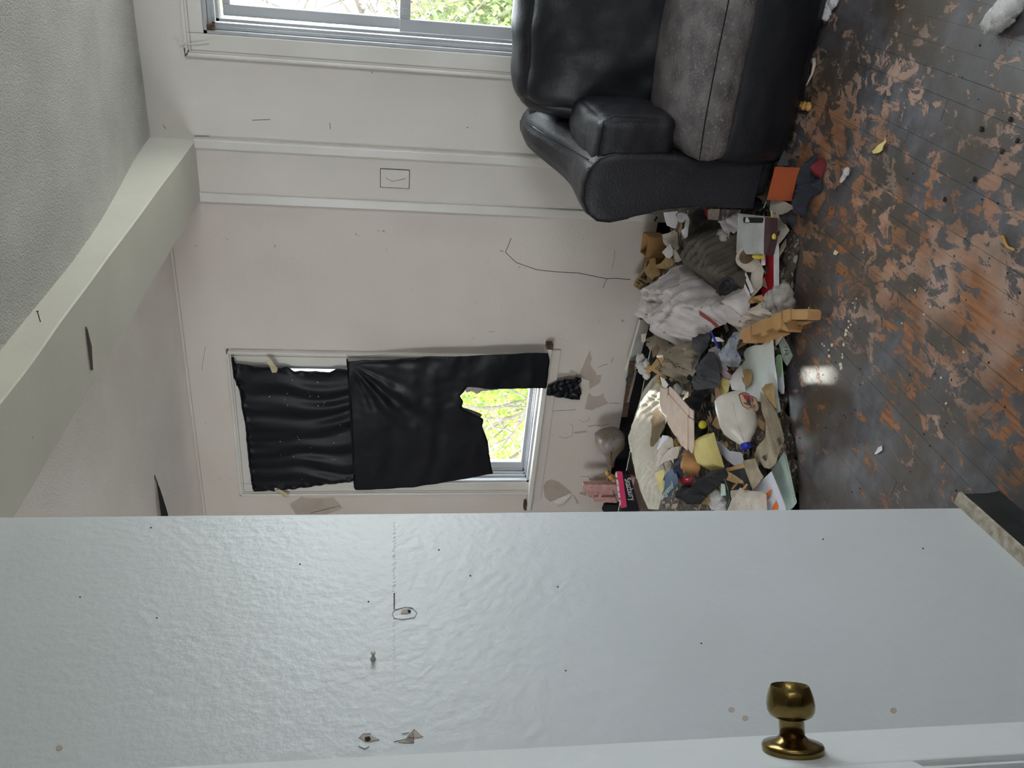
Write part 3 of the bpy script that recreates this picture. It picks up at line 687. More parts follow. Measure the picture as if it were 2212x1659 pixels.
for mx in (0, 1):
    f = (lambda v: Vector((.72-v.x-1.0+.28*0, v.y, v.z))) if False else None
    ox = mx*.73
    sh = lambda o, ox=ox: Vector((o.x+ox, o.y, o.z-.065*smooth(3.0, 2.70, o.y)*smooth(.3, .45, o.z)))
    puffy('seat_cushion', (-.738, 2.705, .27), (-.012, 3.24, .46), .045, m_leather2 if mx == 0 else m_leather2, sofa, .018, .006, 34, seed=mx, mod=sh)
    puffy('front_panel', (-.742, 2.73, .035), (-.012, 3.0, .31), .05, m_leather3, sofa, .022, .005, 30, seed=5+mx, mod=lambda o, ox=ox: Vector((o.x+ox, o.y+.02*smooth(.2, .04, o.z), o.z)))
    lean = lambda o, ox=ox: Vector((o.x+ox, o.y+(o.z-.45)*.32 - .0, o.z+.004*noise.noise(Vector((o.x*12, o.z*3, 4)))))
    puffy('back_cushion', (-.715, 3.07, .41), (.0, 3.31, .925), .075, m_leather3, sofa, .035, .016, 40, seed=9+mx, nsc=5, mod=lean)
puffy('arm_pad', (-.805, 2.822, .43), (-.625, 3.24, .705), .035, m_leather, sofa, .014, .006, 26, seed=3, mod=lambda o: Vector((o.x-.05*smooth(.45, .7, o.z)*.3, o.y, o.z+.02*smooth(2.9, 3.2, o.y))))
G().tube([(-.80, 2.822, .69), (-.79, 2.82, .698), (-.65, 2.82, .694), (-.632, 2.824, .66), (-.63, 2.826, .5)], .0022, 5).mk('seam', m_leather3, sofa)
boxo('frame', (-.90, 2.86, .03), (1.62, 3.56, .27), m_blackc, sofa, .02)
boxo('back_shell', (-.89, 3.44, .05), (1.61, 3.60, .84), m_leather3, sofa, .05)
G().tube([(-.73, 2.712, .372), (-.6, 2.698, .385), (-.4, 2.694, .39), (-.2, 2.694, .39), (-.02, 2.705, .38)], .0022, 5).mk('seam', m_leather3, sofa)

def ico(sub=3):
    bm = bmesh.new(); bmesh.ops.create_icosphere(bm, subdivisions=sub, radius=1); bm.verts.index_update()
    V = [v.co.copy() for v in bm.verts]; Fc = [tuple(v.index for v in f.verts) for f in bm.faces]; bm.free(); return V, Fc
ICO3, ICO2 = ico(3), ico(2)
def clump(name, label, cat, balls, m, seed=0, group=None, rough=.32, sub=3):
    g = G(); IV, IF = ICO3 if sub == 3 else ICO2
    for k, (c, r) in enumerate(balls):
        c = Vector(c); V = []
        for v in IV:
            n = noise.noise(v*2.1+Vector((seed, k*3, 0)))+.5*noise.noise(v*5+Vector((seed, k, 2)))
            V.append(c+Vector((v.x, v.y, v.z*.72))*r*(1+rough*n))
        g.add(V, IF)
    return tag(g.mk(name, m, None, smooth=True), label, cat, group)
def fl(px, py, z, r): return (at(px, py, Z=z), r)

# ================================================================== THE HEAP OF RUBBISH
HP0 = Vector((-.75, 2.60, .012)); HN = Vector((.058, -.0935, 1)).normalized()
def hz(x, y): return HP0.z-(HN.x*(x-HP0.x)+HN.y*(y-HP0.y))/HN.z
e1 = Vector((1, 0, 0)); e1 = (e1-HN*e1.dot(HN)).normalized(); e2 = HN.cross(e1)
def cv(ox, oy, s, l): return [(ox+a/s, oy+b/s) for a, b in l]
R1 = lambda l: cv(1350, 440, 11.06, l); R2 = lambda l: cv(1530, 340, 8.508, l); R3 = lambda l: cv(1350, 560, 10.5, l); R4 = lambda l: cv(1530, 520, 9.217, l)
R5 = lambda l: cv(1340, 700, 10.05, l); R6 = lambda l: cv(1530, 650, 9.217, l); S1 = lambda l: cv(1330, 800, 10.05, l); S2 = lambda l: cv(1510, 820, 10.05, l)
S3 = lambda l: cv(1380, 940, 11.06, l); S4 = lambda l: cv(1520, 950, 10.05, l); S5 = lambda l: cv(1230, 930, 9.215, l)
def fold(u, v, s, k): 
    a = fn((u+.3*fn((u, v), s*.6, k), v+.3*fn((u, v), s*.6, k+3)), s, k); return 1-2*abs(a)
def item(name, label, cat, px, dz, m, H=.0, R=.05, th=.0012, N=40, amp=.0015, cr=.003, cs=9, fd=0, fs=7, seed=None, tilt=None, shift=.4, group=None, parent=None, hf=None, smooth_=True, az=None):
    """a sheet or cloth lying on the heap; H doming, cr crumple, fd fold depth (metres)"""
    global SEED; SEED += 1; sd = SEED if seed is None else seed
    n = HN
    if tilt is not None:
        base = onplane(sum(p[0] for p in px)/len(px), sum(p[1] for p in px)/len(px), HP0+HN*dz, HN)
        hd = Vector((-base.x, -base.y, 0)).normalized() if az is None else Vector((math.sin(rad(az)), -math.cos(rad(az)), 0))
        n = (Vector((0, 0, 1))*math.cos(rad(tilt))+hd*math.sin(rad(tilt))).normalized(); P0 = base
    else: P0 = HP0+HN*(dz+H*shift)
    a1 = Vector((0, 0, 1)).cross(n) if tilt is not None else e1; a1.normalize(); a2 = n.cross(a1)
    pp = [onplane(a, b, P0, n)-P0 for a, b in px]; Q = np.array([(p.dot(a1), p.dot(a2)) for p in pp])
    Q = wob(Q, amp, sd, .018)
    if tilt is None: P0 = P0-HN*(H*shift)
    def hh(u, v0, d):
        r = smooth(0, R, d); v = v0*.5 if tilt is None else v0
        x = H*r+cr*fn((u, v), cs, sd)+cr*.5*fn((u, v), cs*2.6, sd+1)
        if fd: x += fd*(fold(u, v, fs, sd)*.7+.3*fold(u, v, fs*2.2, sd+2)-.4)*smooth(-.01, R*.6, d)
        if hf: x += hf(u, v0, d)
        return x
    V, Fc = patch(Q, lambda u, v, h: P0+a1*u+a2*v+n*h, hh, th if not H else max(th, .002), N)
    o = mk(name, V, Fc, m, parent, smooth=smooth_)
    if smooth_:
        e = o.modifiers.new('e', 'EDGE_SPLIT'); e.split_angle = rad(50)
    if parent is None: tag(o, label, cat, group)
    o_info[o] = (P0, n, a1, a2)
    return o
SEED = 0; o_info = {}
# underlying rubbish: one uncountable mass
px = [(1700, 442), (1716, 520), (1700, 640), (1680, 700), (1678, 800), (1690, 900), (1712, 1000), (1716, 1120), (1500, 1180), (1360, 1160), (1346, 960), (1352, 860), (1376, 730), (1405, 590), (1425, 470), (1440, 400), (1560, 380), (1690, 380)]
Q = np.array([(min(-.94, onplane(a, b, HP0, HN).x), min(3.76, onplane(a, b, HP0, HN).y)) for a, b in px]); Q = wob(Q, .01, 3, .05)
V, Fc = patch(Q, lambda u, v, h: Vector((u, v, max(.002, (hz(u, v)-.022)*(1-.75*smooth(-1.7, -1.95, u)*smooth(2.9, 3.15, v))*smooth(0, .1, h*1.0)+.018*fn((u, v), 12, 3)+.012*fn((u, v), 30, 7)))), lambda u, v, d: d, .0, 90)
tag(mk('rubbish_heap', V, Fc, m_rubble, smooth=True), 'grey brown matted rubbish under the heap of papers and clothes', 'rubbish', kind='stuff')

# small torn scraps matted into the heap, too many and small to pick apart
random.seed(19); g = G(); SM = [m_paperd, m_rubble, m_card, m_grey, m_news, m_blackc]; fm = []
for k in range(420):
    px_, py_ = random.uniform(1385, 1690), random.uniform(470, 1095)
    p = onplane(px_, py_, HP0+HN*random.uniform(-.01, .022), HN)
    if p.x > -.96 or p.y > 3.7 or (p.x < -1.9 and p.y > 3.0): continue
    a = Vector((random.gauss(0, 1), random.gauss(0, 1), random.gauss(0, .35))).normalized(); n = (Vector((0, 0, 1))+Vector((random.gauss(0, .35), random.gauss(0, .35), 0))).normalized(); b = n.cross(a).normalized(); a = b.cross(n)
    w, h = random.uniform(.012, .045), random.uniform(.012, .04); c = [p+a*w*random.uniform(.7, 1.2)+b*h*.3, p+b*h*random.uniform(.7, 1.2), p-a*w, p-b*h*random.uniform(.6, 1.1)]
    g.add(c+[q-n*.001 for q in c], [(0, 1, 2, 3), (7, 6, 5, 4), (0, 4, 5, 1), (1, 5, 6, 2), (2, 6, 7, 3), (3, 7, 4, 0)]); fm += [random.randrange(6)]*6
o = tag(g.mk('paper_scraps', SM), 'small torn scraps of paper, card and cloth matted through the heap', 'scraps', kind='stuff')
for p, k in zip(o.data.polygons, fm): p.material_index = k

# ---- things against and near the wall
bx = thing('cardboard_box', 'small open brown cardboard box by the wall beside the sofa', 'box', tuple(at(1425, 545, Y=3.6)))
def cardbox(t, P, w, d, h, rz, m, tk=.004, open_=True):
    fr = frame(P, (math.cos(rz), math.sin(rz), 0), (-math.sin(rz), math.cos(rz), 0), (0, 0, 1))
    for nm, lo, hi in (('side', (-w/2, -d/2, 0), (w/2, -d/2+tk, h)), ('side', (-w/2, d/2-tk, 0), (w/2, d/2, h)), ('side', (-w/2, -d/2, 0), (-w/2+tk, d/2, h)), ('side', (w/2-tk, -d/2, 0), (w/2, d/2, h)), ('bottom', (-w/2, -d/2, 0), (w/2, d/2, tk))):
        boxo(nm, lo, hi, m, t, 0, fr)
    return fr
pb = at(1428, 530, Y=3.62); cardbox(bx, Vector((pb.x, 3.62, .12)), .10, .10, .085, .12, m_card)
bx2 = thing('cardboard_box', 'narrow brown cardboard tray behind the open box by the wall', 'box', tuple(at(1415, 560, Y=3.66)))
pb = at(1413, 560, Y=3.68); cardbox(bx2, Vector((pb.x, 3.69, .08)), .22, .10, .075, .05, m_cardd)
def wallsheet(name, label, cat, px, y, m, cr=.004, N=24, th=.0012, hf=None, parent=None, amp=.0015):
    Q = wob([(at(a, b, Y=y).x, at(a, b, Y=y).z) for a, b in px], amp, step=.015)
    V, Fc = patch(Q, lambda u, v, h: Vector((u, y-h+.25*(v-.1)*0, v)), lambda u, v, d: cr*fn((u, v), 12, 4)+(hf(u, v, d) if hf else 0), th, N)
    o = mk(name, V, Fc, m, parent, smooth=True)
    return tag(o, label, cat) if parent is None else o
gift = wallsheet('newspaper_page', 'yellowed newspaper page standing against the wall with a dark photo', 'newspaper', cv(1365, 570, 23.7, [(70, 1140), (140, 870), (350, 560), (640, 150), (700, 95), (780, 120), (790, 250), (860, 300), (830, 700), (760, 1100), (730, 1450), (745, 1640), (600, 1560), (430, 1400), (300, 1300)]), 3.70, m_tan)
boxp = cv(1365, 570, 23.7, [(415, 715), (520, 560), (700, 320), (800, 290), (800, 400), (745, 760), (600, 850)])
wallsheet('printed_photo', None, None, boxp, 3.694, m_ink, .0, 14, .0005, parent=gift, amp=0)
wallsheet('printed_band', None, None, cv(1365, 570, 23.7, [(315, 870), (370, 790), (725, 1040), (700, 1130)]), 3.694, m_ink, 0, 14, .0005, parent=gift, amp=0)
wallsheet('printed_line', None, None, cv(1365, 570, 23.7, [(225, 980), (255, 930), (400, 1010), (380, 1060)]), 3.694, m_ink, 0, 10, .0005, parent=gift, amp=0)

FONT = None
def text(name, s, C, rd, up, size, m, parent, ext=.0004, narrow=1.0):
    """lettering: centre C, reading direction rd, letter tops towards up; converted to mesh"""
    c = bpy.data.curves.new('t', 'FONT'); c.body = s; c.size = size; c.extrude = ext; c.align_x = 'CENTER'; c.align_y = 'CENTER'; c.space_character = narrow
    o = bpy.data.objects.new('t', c); COL.objects.link(o); bpy.context.view_layer.update()
    me = bpy.data.meshes.new_from_object(o.evaluated_get(bpy.context.evaluated_depsgraph_get()))
    bpy.data.objects.remove(o); rd = Vector(rd).normalized(); up = Vector(up); up = (up-rd*up.dot(rd)).normalized(); nn = rd.cross(up)
    V = [Vector(C)+rd*v.co.x+up*v.co.y+nn*v.co.z for v in me.vertices]; Fc = [tuple(p.vertices) for p in me.polygons]
    bpy.data.meshes.remove(me)
    return mk(name, V, Fc, m, parent)
yg = 3.692; A = at(1365+690/23.7, 570+1290/23.7, Y=yg); B = at(1365+400/23.7, 570+1110/23.7, Y=yg)
text('lettering', 'GIFT', (A+B)/2, B-A, at(1380, 625, Y=yg)-at(1385, 610, Y=yg), .034, m_ink, gift)

# leaning boards by the wall
def plank(name, label, cat, a, b, w, t, m, up=(0, 0, 1), parent=None):
    a, b = Vector(a), Vector(b); x = (b-a).normalized(); z = (Vector(up)-x*Vector(up).dot(x)).normalized(); y = z.cross(x)
    o = G().box((0, -t/2, -w/2), ((b-a).length, t/2, w/2), frame(a, x, y, z)).mk(name, m, parent); bevel(o, min(t, w)*.15)
    return tag(o, label, cat) if parent is None else o
plank('loose_skirting_board', 'loose pale painted skirting board leaning along the wall foot', 'board', at(1393, 690, Y=3.73), at(1362, 800, Y=3.70), .075, .014, m_trim, (0, -.5, 1))
plank('wood_slat', 'thin weathered wooden slat beside the cream pillow', 'slat', at(1374, 800, Y=3.55), at(1357, 868, Y=3.50), .035, .012, m_slat, (0, -1, .4))
plank('wood_slat', 'dark weathered slat standing between wall and cream pillow', 'slat', at(1366, 780, Y=3.66), at(1349, 900, Y=3.68), .03, .01, m_rot)
item('scrap_cloth', 'small blue grey rag at the wall behind the slats', 'rag', R5([(95, 1200), (130, 1120), (200, 1080), (250, 1120), (230, 1200), (180, 1260), (110, 1250)]), .06, m_slate, H=.02, R=.03, N=16, cr=.006, cs=30)

# pillow
pil_px = S1([(800, 35), (720, 95), (600, 200), (520, 330), (430, 480), (370, 640), (320, 820), (270, 960), (200, 1200), (170, 1500), (185, 1659)])+[(1352, 985), (1358, 1020), (1367, 1060), (1385, 1100), (1440, 1104), (1443, 1050), (1438, 985)]+S1([(760, 1400), (900, 1200), (1000, 1000), (860, 830), (960, 520), (920, 330), (900, 150)])
pw = item('pillow', 'long cream pillow with brown stains lying against the wall foot', 'pillow', pil_px, -.055, m_pillow, H=.065, R=.15, N=110, cr=.004, cs=9, fd=.010, fs=14, shift=.6, hf=lambda u, v, d: .0025*math.sin((u*.35+v)*210+6*fn((u, v), 4, 2))*smooth(0, .05, d))
item('stained_ticking', None, None, S1([(860, 850), (960, 880), (1060, 1010), (1080, 1200), (1000, 1350), (950, 1480), (800, 1659), (740, 1659), (770, 1400), (790, 1200), (760, 1080), (820, 960)])+[(1420, 1000), (1425, 960)][:0], .032, m_pillowd, cr=.004, cs=20, N=26, parent=pw)
# second jug, upended in the corner
j2 = thing('plastic_jug', 'grimy grey plastic jug lying upside down against the alcove wall', 'jug', tuple(at(1322, 990, Y=3.55)))
jc = at(1318, 960, Y=3.62); jn = at(1322, 1032, Y=3.60)
ax = (jn-jc).normalized()
G().lathe([(-.078, .03), (-.074, .06), (-.06, .074), (-.01, .074), (.02, .066), (.055, .042), (.085, .026), (.125, .018), (.14, .018)], jc, ax, 44, [3.2]*5+[2.6, 2.2, 2, 2], side=(0, -.2, 1)).mk('jug_body', m_jugb, j2, smooth=True)
G().tube([jc-ax*.07+Vector((0, -.03, -.02)), jc+Vector((.0, -.076, .012)), jc+ax*.06+Vector((0, -.05, .01))], .004, 6).mk('mould_seam', m_rot, j2)
G().tube([jc-ax*.03+Vector((-.06, -.062, 0)), jc-ax*.02+Vector((0, -.0755, 0)), jc-ax*.02+Vector((.06, -.062, 0))], .002, 6).mk('crease', m_rot, j2)
clump('foam_piece', 'small yellowed foam crumbs beside the upended grey jug', 'foam', [(at(1312, 1022, Y=3.5), .016), (at(1320, 1030, Y=3.49), .018), (at(1326, 1036, Y=3.48), .014)], m_foam, 3, sub=2)
# pink wooden bracket by the wall
pk = thing('wooden_bracket', 'pink painted wooden bracket piece leaning at the wall behind the book', 'bracket', tuple(at(1290, 1060, Y=3.6)))
def slab_px(name, px, y, t, m, parent, amp=.001, N=24):
    Q = wob([(at(a, b, Y=y).x, at(a, b, Y=y).z) for a, b in px], amp, step=.012)
    V, Fc = patch(Q, lambda u, v, h: Vector((u, y-h, v)), None, -t, N); return mk(name, V, Fc, m, parent)
slab_px('board', S5([(250, 1010), (1000, 1015), (1000, 1090), (870, 1110), (700, 1140), (450, 1160), (260, 1150), (245, 1080)]), 3.62, .03, m_pinkw, pk)
slab_px('block', S5([(370, 1170), (840, 1120), (860, 1240), (940, 1400), (480, 1370), (460, 1300), (370, 1280)]), 3.66, .02, m_pinkw, pk)
boxo('foot', (-2.98, 3.655, 0), (-2.80, 3.675, .16), m_pinkw, pk)
slab_px('rail', S5([(470, 1300), (900, 1305), (930, 1350), (480, 1360)]), 3.635, .012, m_pinkw, pk)
slab_px('post', S5([(610, 1160), (660, 1150), (665, 1200), (590, 1350), (560, 1340)]), 3.63, .014, m_pinkw, pk)
slab_px('dark_frame', S5([(680, 1440), (930, 1440), (960, 1560), (640, 1560)]), 3.66, .02, m_blackc, pk)
# book
bk = thing('book', 'thick book with bright pink and black spine and white lettering', 'book', tuple(at(1350, 1060, Y=3.35)))
yb = 3.36
def bq(px, m, nm, t, dy=0): return slab_px(nm, px, yb-dy, t, m, bk, 0, 20)
bq(cv(1320, 1010, 18.44, [(160, 130), (640, 130), (700, 130), (1100, 1620), (370, 1620)]), m_blk, 'cover', .03, -.03)
bq(cv(1320, 1010, 18.44, [(165, 135), (440, 150), (630, 1590), (375, 1600)]), m_pinkb, 'pink_panel', .002)
bq(cv(1320, 1010, 18.44, [(150, 130), (215, 130), (310, 700), (410, 1560), (360, 1600), (240, 800)]), m_paper, 'worn_edge', .0008, .002)
lc = lambda a, b: at(1320+a/18.44, 1010+b/18.44, Y=yb-.0015)
text('lettering', 'Starbury', lc(750, 870), lc(830, 1130)-lc(690, 590), lc(900, 850)-lc(750, 870), .046, m_paper, bk)
text('small_lettering', 'PAPERWORK AND INDEX COLLECTION', lc(400, 860), lc(520, 1330)-lc(330, 390), lc(500, 840)-lc(400, 860), .012, m_maroon, bk, narrow=1.1)
text('small_lettering', 'A complete series', lc(660, 860), lc(700, 1030)-lc(620, 660), lc(760, 840)-lc(660, 860), .011, m_paper, bk)

# ---- papers, clothes and small things; listed from the bottom of the heap upwards
item('torn_paper', 'stained tan crumpled paper between the small box and the white shirt', 'paper', R1([(720, 1480), (900, 1380), (1000, 1260), (1150, 1300), (1230, 1400), (1180, 1480), (980, 1560), (760, 1540)]), .03, m_tan, cr=.02, cs=14, N=26)
item('newspaper_page', 'folded tan newspaper sheet under the collar of the white shirt', 'newspaper', R1([(520, 1500), (640, 1330), (720, 1500), (800, 1560), (840, 1700), (620, 1800), (500, 1700)]), .05, m_tan, cr=.006, N=20, tilt=50)
item('white_packaging', 'torn white paper packaging hanging beside the sofa arm', 'paper', R1([(920, 210), (1290, 175), (1210, 250), (1270, 400), (1200, 600), (1100, 570), (990, 520), (950, 380)]), .10, m_paper, cr=.006, N=26, tilt=48, amp=0)
item('white_packaging', 'curled white paper strip next to the dark sweater', 'paper', R1([(1240, 240), (1320, 210), (1490, 250), (1560, 400), (1540, 560), (1490, 830), (1470, 900), (1350, 720), (1350, 640), (1430, 580), (1470, 360), (1400, 450), (1300, 440)]), .09, m_paper, cr=.012, cs=14, N=36, tilt=48, amp=0)
item('crumpled_paper', 'off-white crumpled card folded behind the dark sweater', 'paper', R1([(890, 740), (1060, 700), (1180, 620), (1250, 700), (1280, 900), (1310, 1060), (1220, 1130), (1140, 1010), (980, 1010), (930, 900)]), .07, m_paperd, cr=.022, cs=12, N=36, tilt=35)
item('paper_scrap', 'small white square of paper with a bent corner by the box', 'paper', R1([(880, 1160), (1060, 960), (1140, 1060), (1150, 1240), (1080, 1310), (980, 1270)]), .10, m_paper, cr=.006, cs=18, N=18, tilt=30, amp=0)
item('crumpled_paper', 'pinkish white paper strip running down beside the dark gap', 'paper', R1([(1150, 1080), (1280, 1110), (1310, 1180), (1380, 1340), (1330, 1400), (1240, 1400), (1190, 1280)]), .075, m_paperd, cr=.02, cs=14, N=26)
item('black_jacket', 'black cloth jacket showing beneath the corduroy and papers', 'clothing', R1([(1380, 800), (1560, 560), (1500, 250), (1700, 130), (1880, 140), (1890, 420), (1560, 900), (1500, 1150), (1440, 1500), (1480, 1700), (1340, 1600), (1290, 1150), (1330, 950)]), .035, m_blackc, H=.02, cr=.012, cs=14, N=40)
cord = lambda u, v, d: .0075*math.sin((v+u*.25)*185+5*fn((u, v), 5, 4))*smooth(0, .03, d)
item('corduroy_trousers', 'crumpled dark brown corduroy trousers in the middle of the heap', 'trousers', R1([(1560, 560), (1690, 360), (1850, 340), (2212, 400), (2300, 520)])+[(1566, 500), (1572, 520), (1590, 545), (1600, 570), (1602, 600), (1594, 628), (1572, 640), (1550, 640), (1530, 635), (1508, 618), (1490, 606), (1482, 585), (1482, 560), (1486, 530), (1489, 508)], .035, m_cord, H=.10, R=.10, N=90, cr=.012, cs=7, fd=.030, fs=6, hf=cord, shift=.45)
# rolled sleeve end of the trousers
rc = at(1564, 612, Z=.19); g = G(); pts = []
for k in range(46):
    q = k*.34; r = .006+.0021*q; pts.append(rc+Vector((math.cos(q)*r, -.006*q/3, math.sin(q)*r*.9)))
g.tube(pts, .0052, 8).mk('fabric_roll', m_slate, [o for o in COL.objects if o.name == 'corduroy_trousers'][0], smooth=True)
item('torn_packaging', 'dirty beige packaging card under the sofa edge', 'packaging', R2([(0, 950), (210, 950), (200, 1160), (0, 1140)]), .05, m_paperd, N=20, cr=.006)
item('red_card', 'narrow red card strip standing beside the packaging', 'card', R1([(1900, 130), (1990, 130), (1990, 370), (1930, 280)]), .05, m_red, N=14, tilt=45)
item('plastic_bag', 'cloudy torn clear plastic bag next to the silver box', 'bag', R2([(210, 955), (560, 960), (540, 1060), (520, 1340), (420, 1400), (350, 1350), (330, 1500), (260, 1500), (200, 1350), (190, 1200)]), .055, m_clear, H=.03, R=.05, N=44, cr=.014, cs=18, fd=.012, fs=16)
clump('stuffing_tuft', 'small grey wad of stuffing on the dark trousers', 'stuffing', [fl(1558, 506, .13, .022), fl(1563, 514, .13, .02), fl(1545, 512, .12, .014)], m_fluffd, 5)
item('brown_debris_card', 'brown crumbly card below the clear bag', 'card', R2([(400, 1400), (540, 1400), (520, 1659), (440, 1700), (380, 1600)]), .04, m_rubble, N=18, cr=.012, cs=20)
# white shirt
sh_px = R3([(720, 330), (850, 190), (1000, 120), (1160, 90), (1260, 200), (1480, 290), (1600, 400), (1620, 540), (1740, 590), (1830, 640), (1820, 750), (2040, 830)])+[(1550, 636), (1570, 621), (1588, 620), (1598, 640), (1596, 660), (1590, 690), (1592, 708), (1575, 716), (1560, 700), (1552, 690), (1540, 700), (1520, 708), (1500, 728), (1483, 745), (1468, 750), (1452, 752), (1440, 748), (1425, 735), (1405, 722), (1392, 712)]+R3([(390, 1480), (380, 1300), (430, 1100), (480, 760), (530, 500), (570, 400), (660, 350)])
def sleeve(u, v, d):
    return 0
RD = []
for pts, w, hgt in ((R3([(1560, 520), (1400, 640), (1280, 820), (1160, 1020), (1100, 1150)]), .026, .045), (R3([(1640, 640), (1520, 860), (1350, 1080), (1180, 1300), (1000, 1500), (900, 1640)]), .03, .05), (R3([(1950, 880), (1700, 1000), (1520, 1200), (1350, 1420), (1180, 1600)]), .024, .04),
                    (R3([(1100, 130), (1180, 300), (1330, 430), (1500, 480)]), .022, .035), (R3([(1740, 600), (1830, 700), (1900, 840), (2050, 860)]), .02, .035), (R3([(600, 900), (800, 820), (1000, 880), (1180, 870)]), .02, .03), (R3([(560, 700), (760, 640), (1000, 700), (1260, 690)]), .02, .028), (R3([(730, 1450), (860, 1250), (1020, 1200)]), .016, .025),
                    (R3([(480, 1300), (620, 1150), (760, 1180)]), .016, .022), (R3([(2120, 850), (2160, 1100), (2250, 1400), (2200, 1600)]), .022, .035), (R3([(1960, 1000), (1940, 1300), (2000, 1500)]), .018, .028), (R3([(2300, 800), (2420, 1000), (2480, 1300)]), .018, .03)):
    PQ = [onplane(a, b, HP0+HN*.10, HN)-(HP0+HN*.10) for a, b in pts]; RD.append((np.array([(p.dot(e1), p.dot(e2)) for p in PQ]), w, hgt))
def ridges(u, v, d):
    x = 0
    for P, w, hgt in RD:
        best = 9; sg = 0; q = np.array((u, v))
        for a, b in zip(P, P[1:]):
            ab = b-a; t = min(1, max(0, float((q-a)@ab/(ab@ab)))); c = a+t*ab; dd = math.hypot(*(q-c))
            if dd < best: best = dd; sg = ab[0]*(q-a)[1]-ab[1]*(q-a)[0]
        ww = w*(1.7 if sg > 0 else .8); x += hgt*math.exp(-(best/ww)**2)-.012*math.exp(-((best-ww*1.5)/(ww*.5))**2)
    return x*smooth(0, .03, d)
shirt = item('shirt', 'large crumpled dirty white cotton shirt on top of the heap', 'shirt', sh_px, .045, m_shirt, H=.085, R=.09, N=130, cr=.006, cs=14, fd=.034, fs=10, shift=.55, hf=ridges)
P0_, n_, _a, _b = o_info[shirt]
def onshirt(a, b, h): return onplane(a, b, P0_+n_*h, n_)
item('beige_trousers', 'crumpled beige cotton cloth below the white shirt', 'clothing', R5([(640, 160), (760, 200), (900, 430), (1100, 520), (1300, 330), (1480, 320), (1600, 500), (1580, 700), (1490, 900), (1480, 1020), (1380, 1200), (1250, 1300), (1030, 1230), (960, 1000), (900, 640), (700, 700), (600, 600), (600, 380)]), .04, m_beige, H=.07, R=.06, N=100, cr=.008, cs=14, fd=.06, fs=12, shift=.5)
item('leather_offcut', 'stiff tan brown scrap tucked in the beige cloth', 'scrap', R5([(680, 520), (800, 430), (850, 520), (800, 650), (690, 740)]), .135, m_pillowd, N=14, cr=.003)
item('black_trousers', 'black cloth lying between the beige cloth and the grey skirt', 'clothing', R5([(1340, 230), (1600, 30), (1780, 0), (1830, 100), (1900, 400), (1800, 560), (1650, 800), (1550, 950), (1600, 1200), (1500, 1500), (1300, 1659), (1450, 1900), (1650, 1900), (1760, 1420), (1400, 1250), (1500, 1000), (1480, 850), (1600, 640), (1560, 400)]), .03, m_blackc, H=.035, N=60, cr=.010, cs=12, fd=.04, fs=12)
item('grey_skirt', 'grey pleated fabric folded over black cloth', 'clothing', R5([(1700, 740), (1850, 600), (1950, 600), (2050, 900), (2100, 1180), (2080, 1300), (1960, 1380), (1600, 1440), (1520, 1400), (1600, 1200), (1680, 1000)]), .07, m_grey, H=.045, R=.05, N=60, cr=.006, cs=9, fd=.03, fs=12)
item('grey_strap_cloth', 'long grey brown cloth folds running beside the beige trousers', 'clothing', R5([(1860, 180), (1900, 300), (1800, 560), (1620, 800), (1530, 970), (1490, 900), (1560, 760), (1660, 640), (1600, 430), (1640, 200), (1760, 220)]), .065, m_grey, H=.03, R=.03, N=50, cr=.008, cs=9, fd=.018, fs=14)
item('mauve_paper', 'crumpled dusty mauve paper under the wrapper', 'paper', R6([(200, 1380), (330, 1380), (450, 1470), (420, 1570), (300, 1520)]), .055, m_mauve, cr=.008, N=16)
item('grey_envelope', 'dirty grey envelope beneath the blue grey wrapper', 'envelope', R6([(0, 970), (200, 880), (300, 1150), (420, 1380), (200, 1440), (100, 1440), (60, 1200)]), .05, m_clear, cr=.005, N=22)
item('white_card', 'white card with a straight lower edge and a blue pen on it', 'card', R6([(60, 810), (90, 720), (200, 720), (340, 810)]), .06, m_paper, cr=.002, N=16, amp=0)
tag(G().tube([onplane(1535.5, 716, HP0+HN*.085, HN), onplane(1552, 752, HP0+HN*.085, HN)], .0042, 8).mk('pen', m_blue), 'blue ballpoint pen lying across the white card', 'pen')
item('plastic_wrapper', 'blue grey see-through printed plastic wrapper in the heap', 'wrapper', R6([(470, 620), (600, 600), (590, 760), (540, 1000), (600, 1120), (630, 1200), (540, 1320), (380, 1310), (270, 1240), (190, 1060), (250, 930), (350, 830)]), .075, m_blueish, H=.02, R=.03, N=36, cr=.010, cs=16, fd=.008, fs=18)
# poster with flap
pst = item('poster', 'big water stained white poster sheet at the front of the heap', 'poster', [(1606, 762), (1612, 752), (1628, 746), (1645, 745), (1658, 737), (1668, 726), (1670, 745), (1672, 780), (1676, 812), (1679, 850), (1683, 870), (1686, 888), (1677, 894), (1668, 880), (1652, 870), (1640, 868), (1620, 862), (1606, 855), (1598, 820), (1600, 790), (1609, 778)], .035, m_poster, cr=.005, cs=5, N=60, th=.001, amp=.0008)
item('brown_stain', None, None, [(1600, 802), (1610, 796), (1622, 800), (1626, 812), (1622, 830), (1612, 836), (1604, 824)], .0415, m_tan, cr=0, N=16, parent=pst, amp=.004, th=.0004)
item('poster_flap', None, None, [(1575, 818), (1600, 788), (1606, 810), (1610, 845), (1580, 842)], .042, m_paper, cr=.002, N=20, parent=pst, amp=0)
item('cream_paper', 'pale cream crumpled paper beside the stained poster', 'paper', [(1545, 835), (1560, 815), (1575, 822), (1572, 845), (1560, 856), (1550, 850)], .045, m_yp, cr=.012, cs=20, N=20)
item('brown_book', 'row of worn brown page edges by the milk jug', 'book', [(1543, 838), (1550, 832), (1560, 860), (1556, 880), (1546, 870)], .06, m_cardd, cr=.002, N=14)
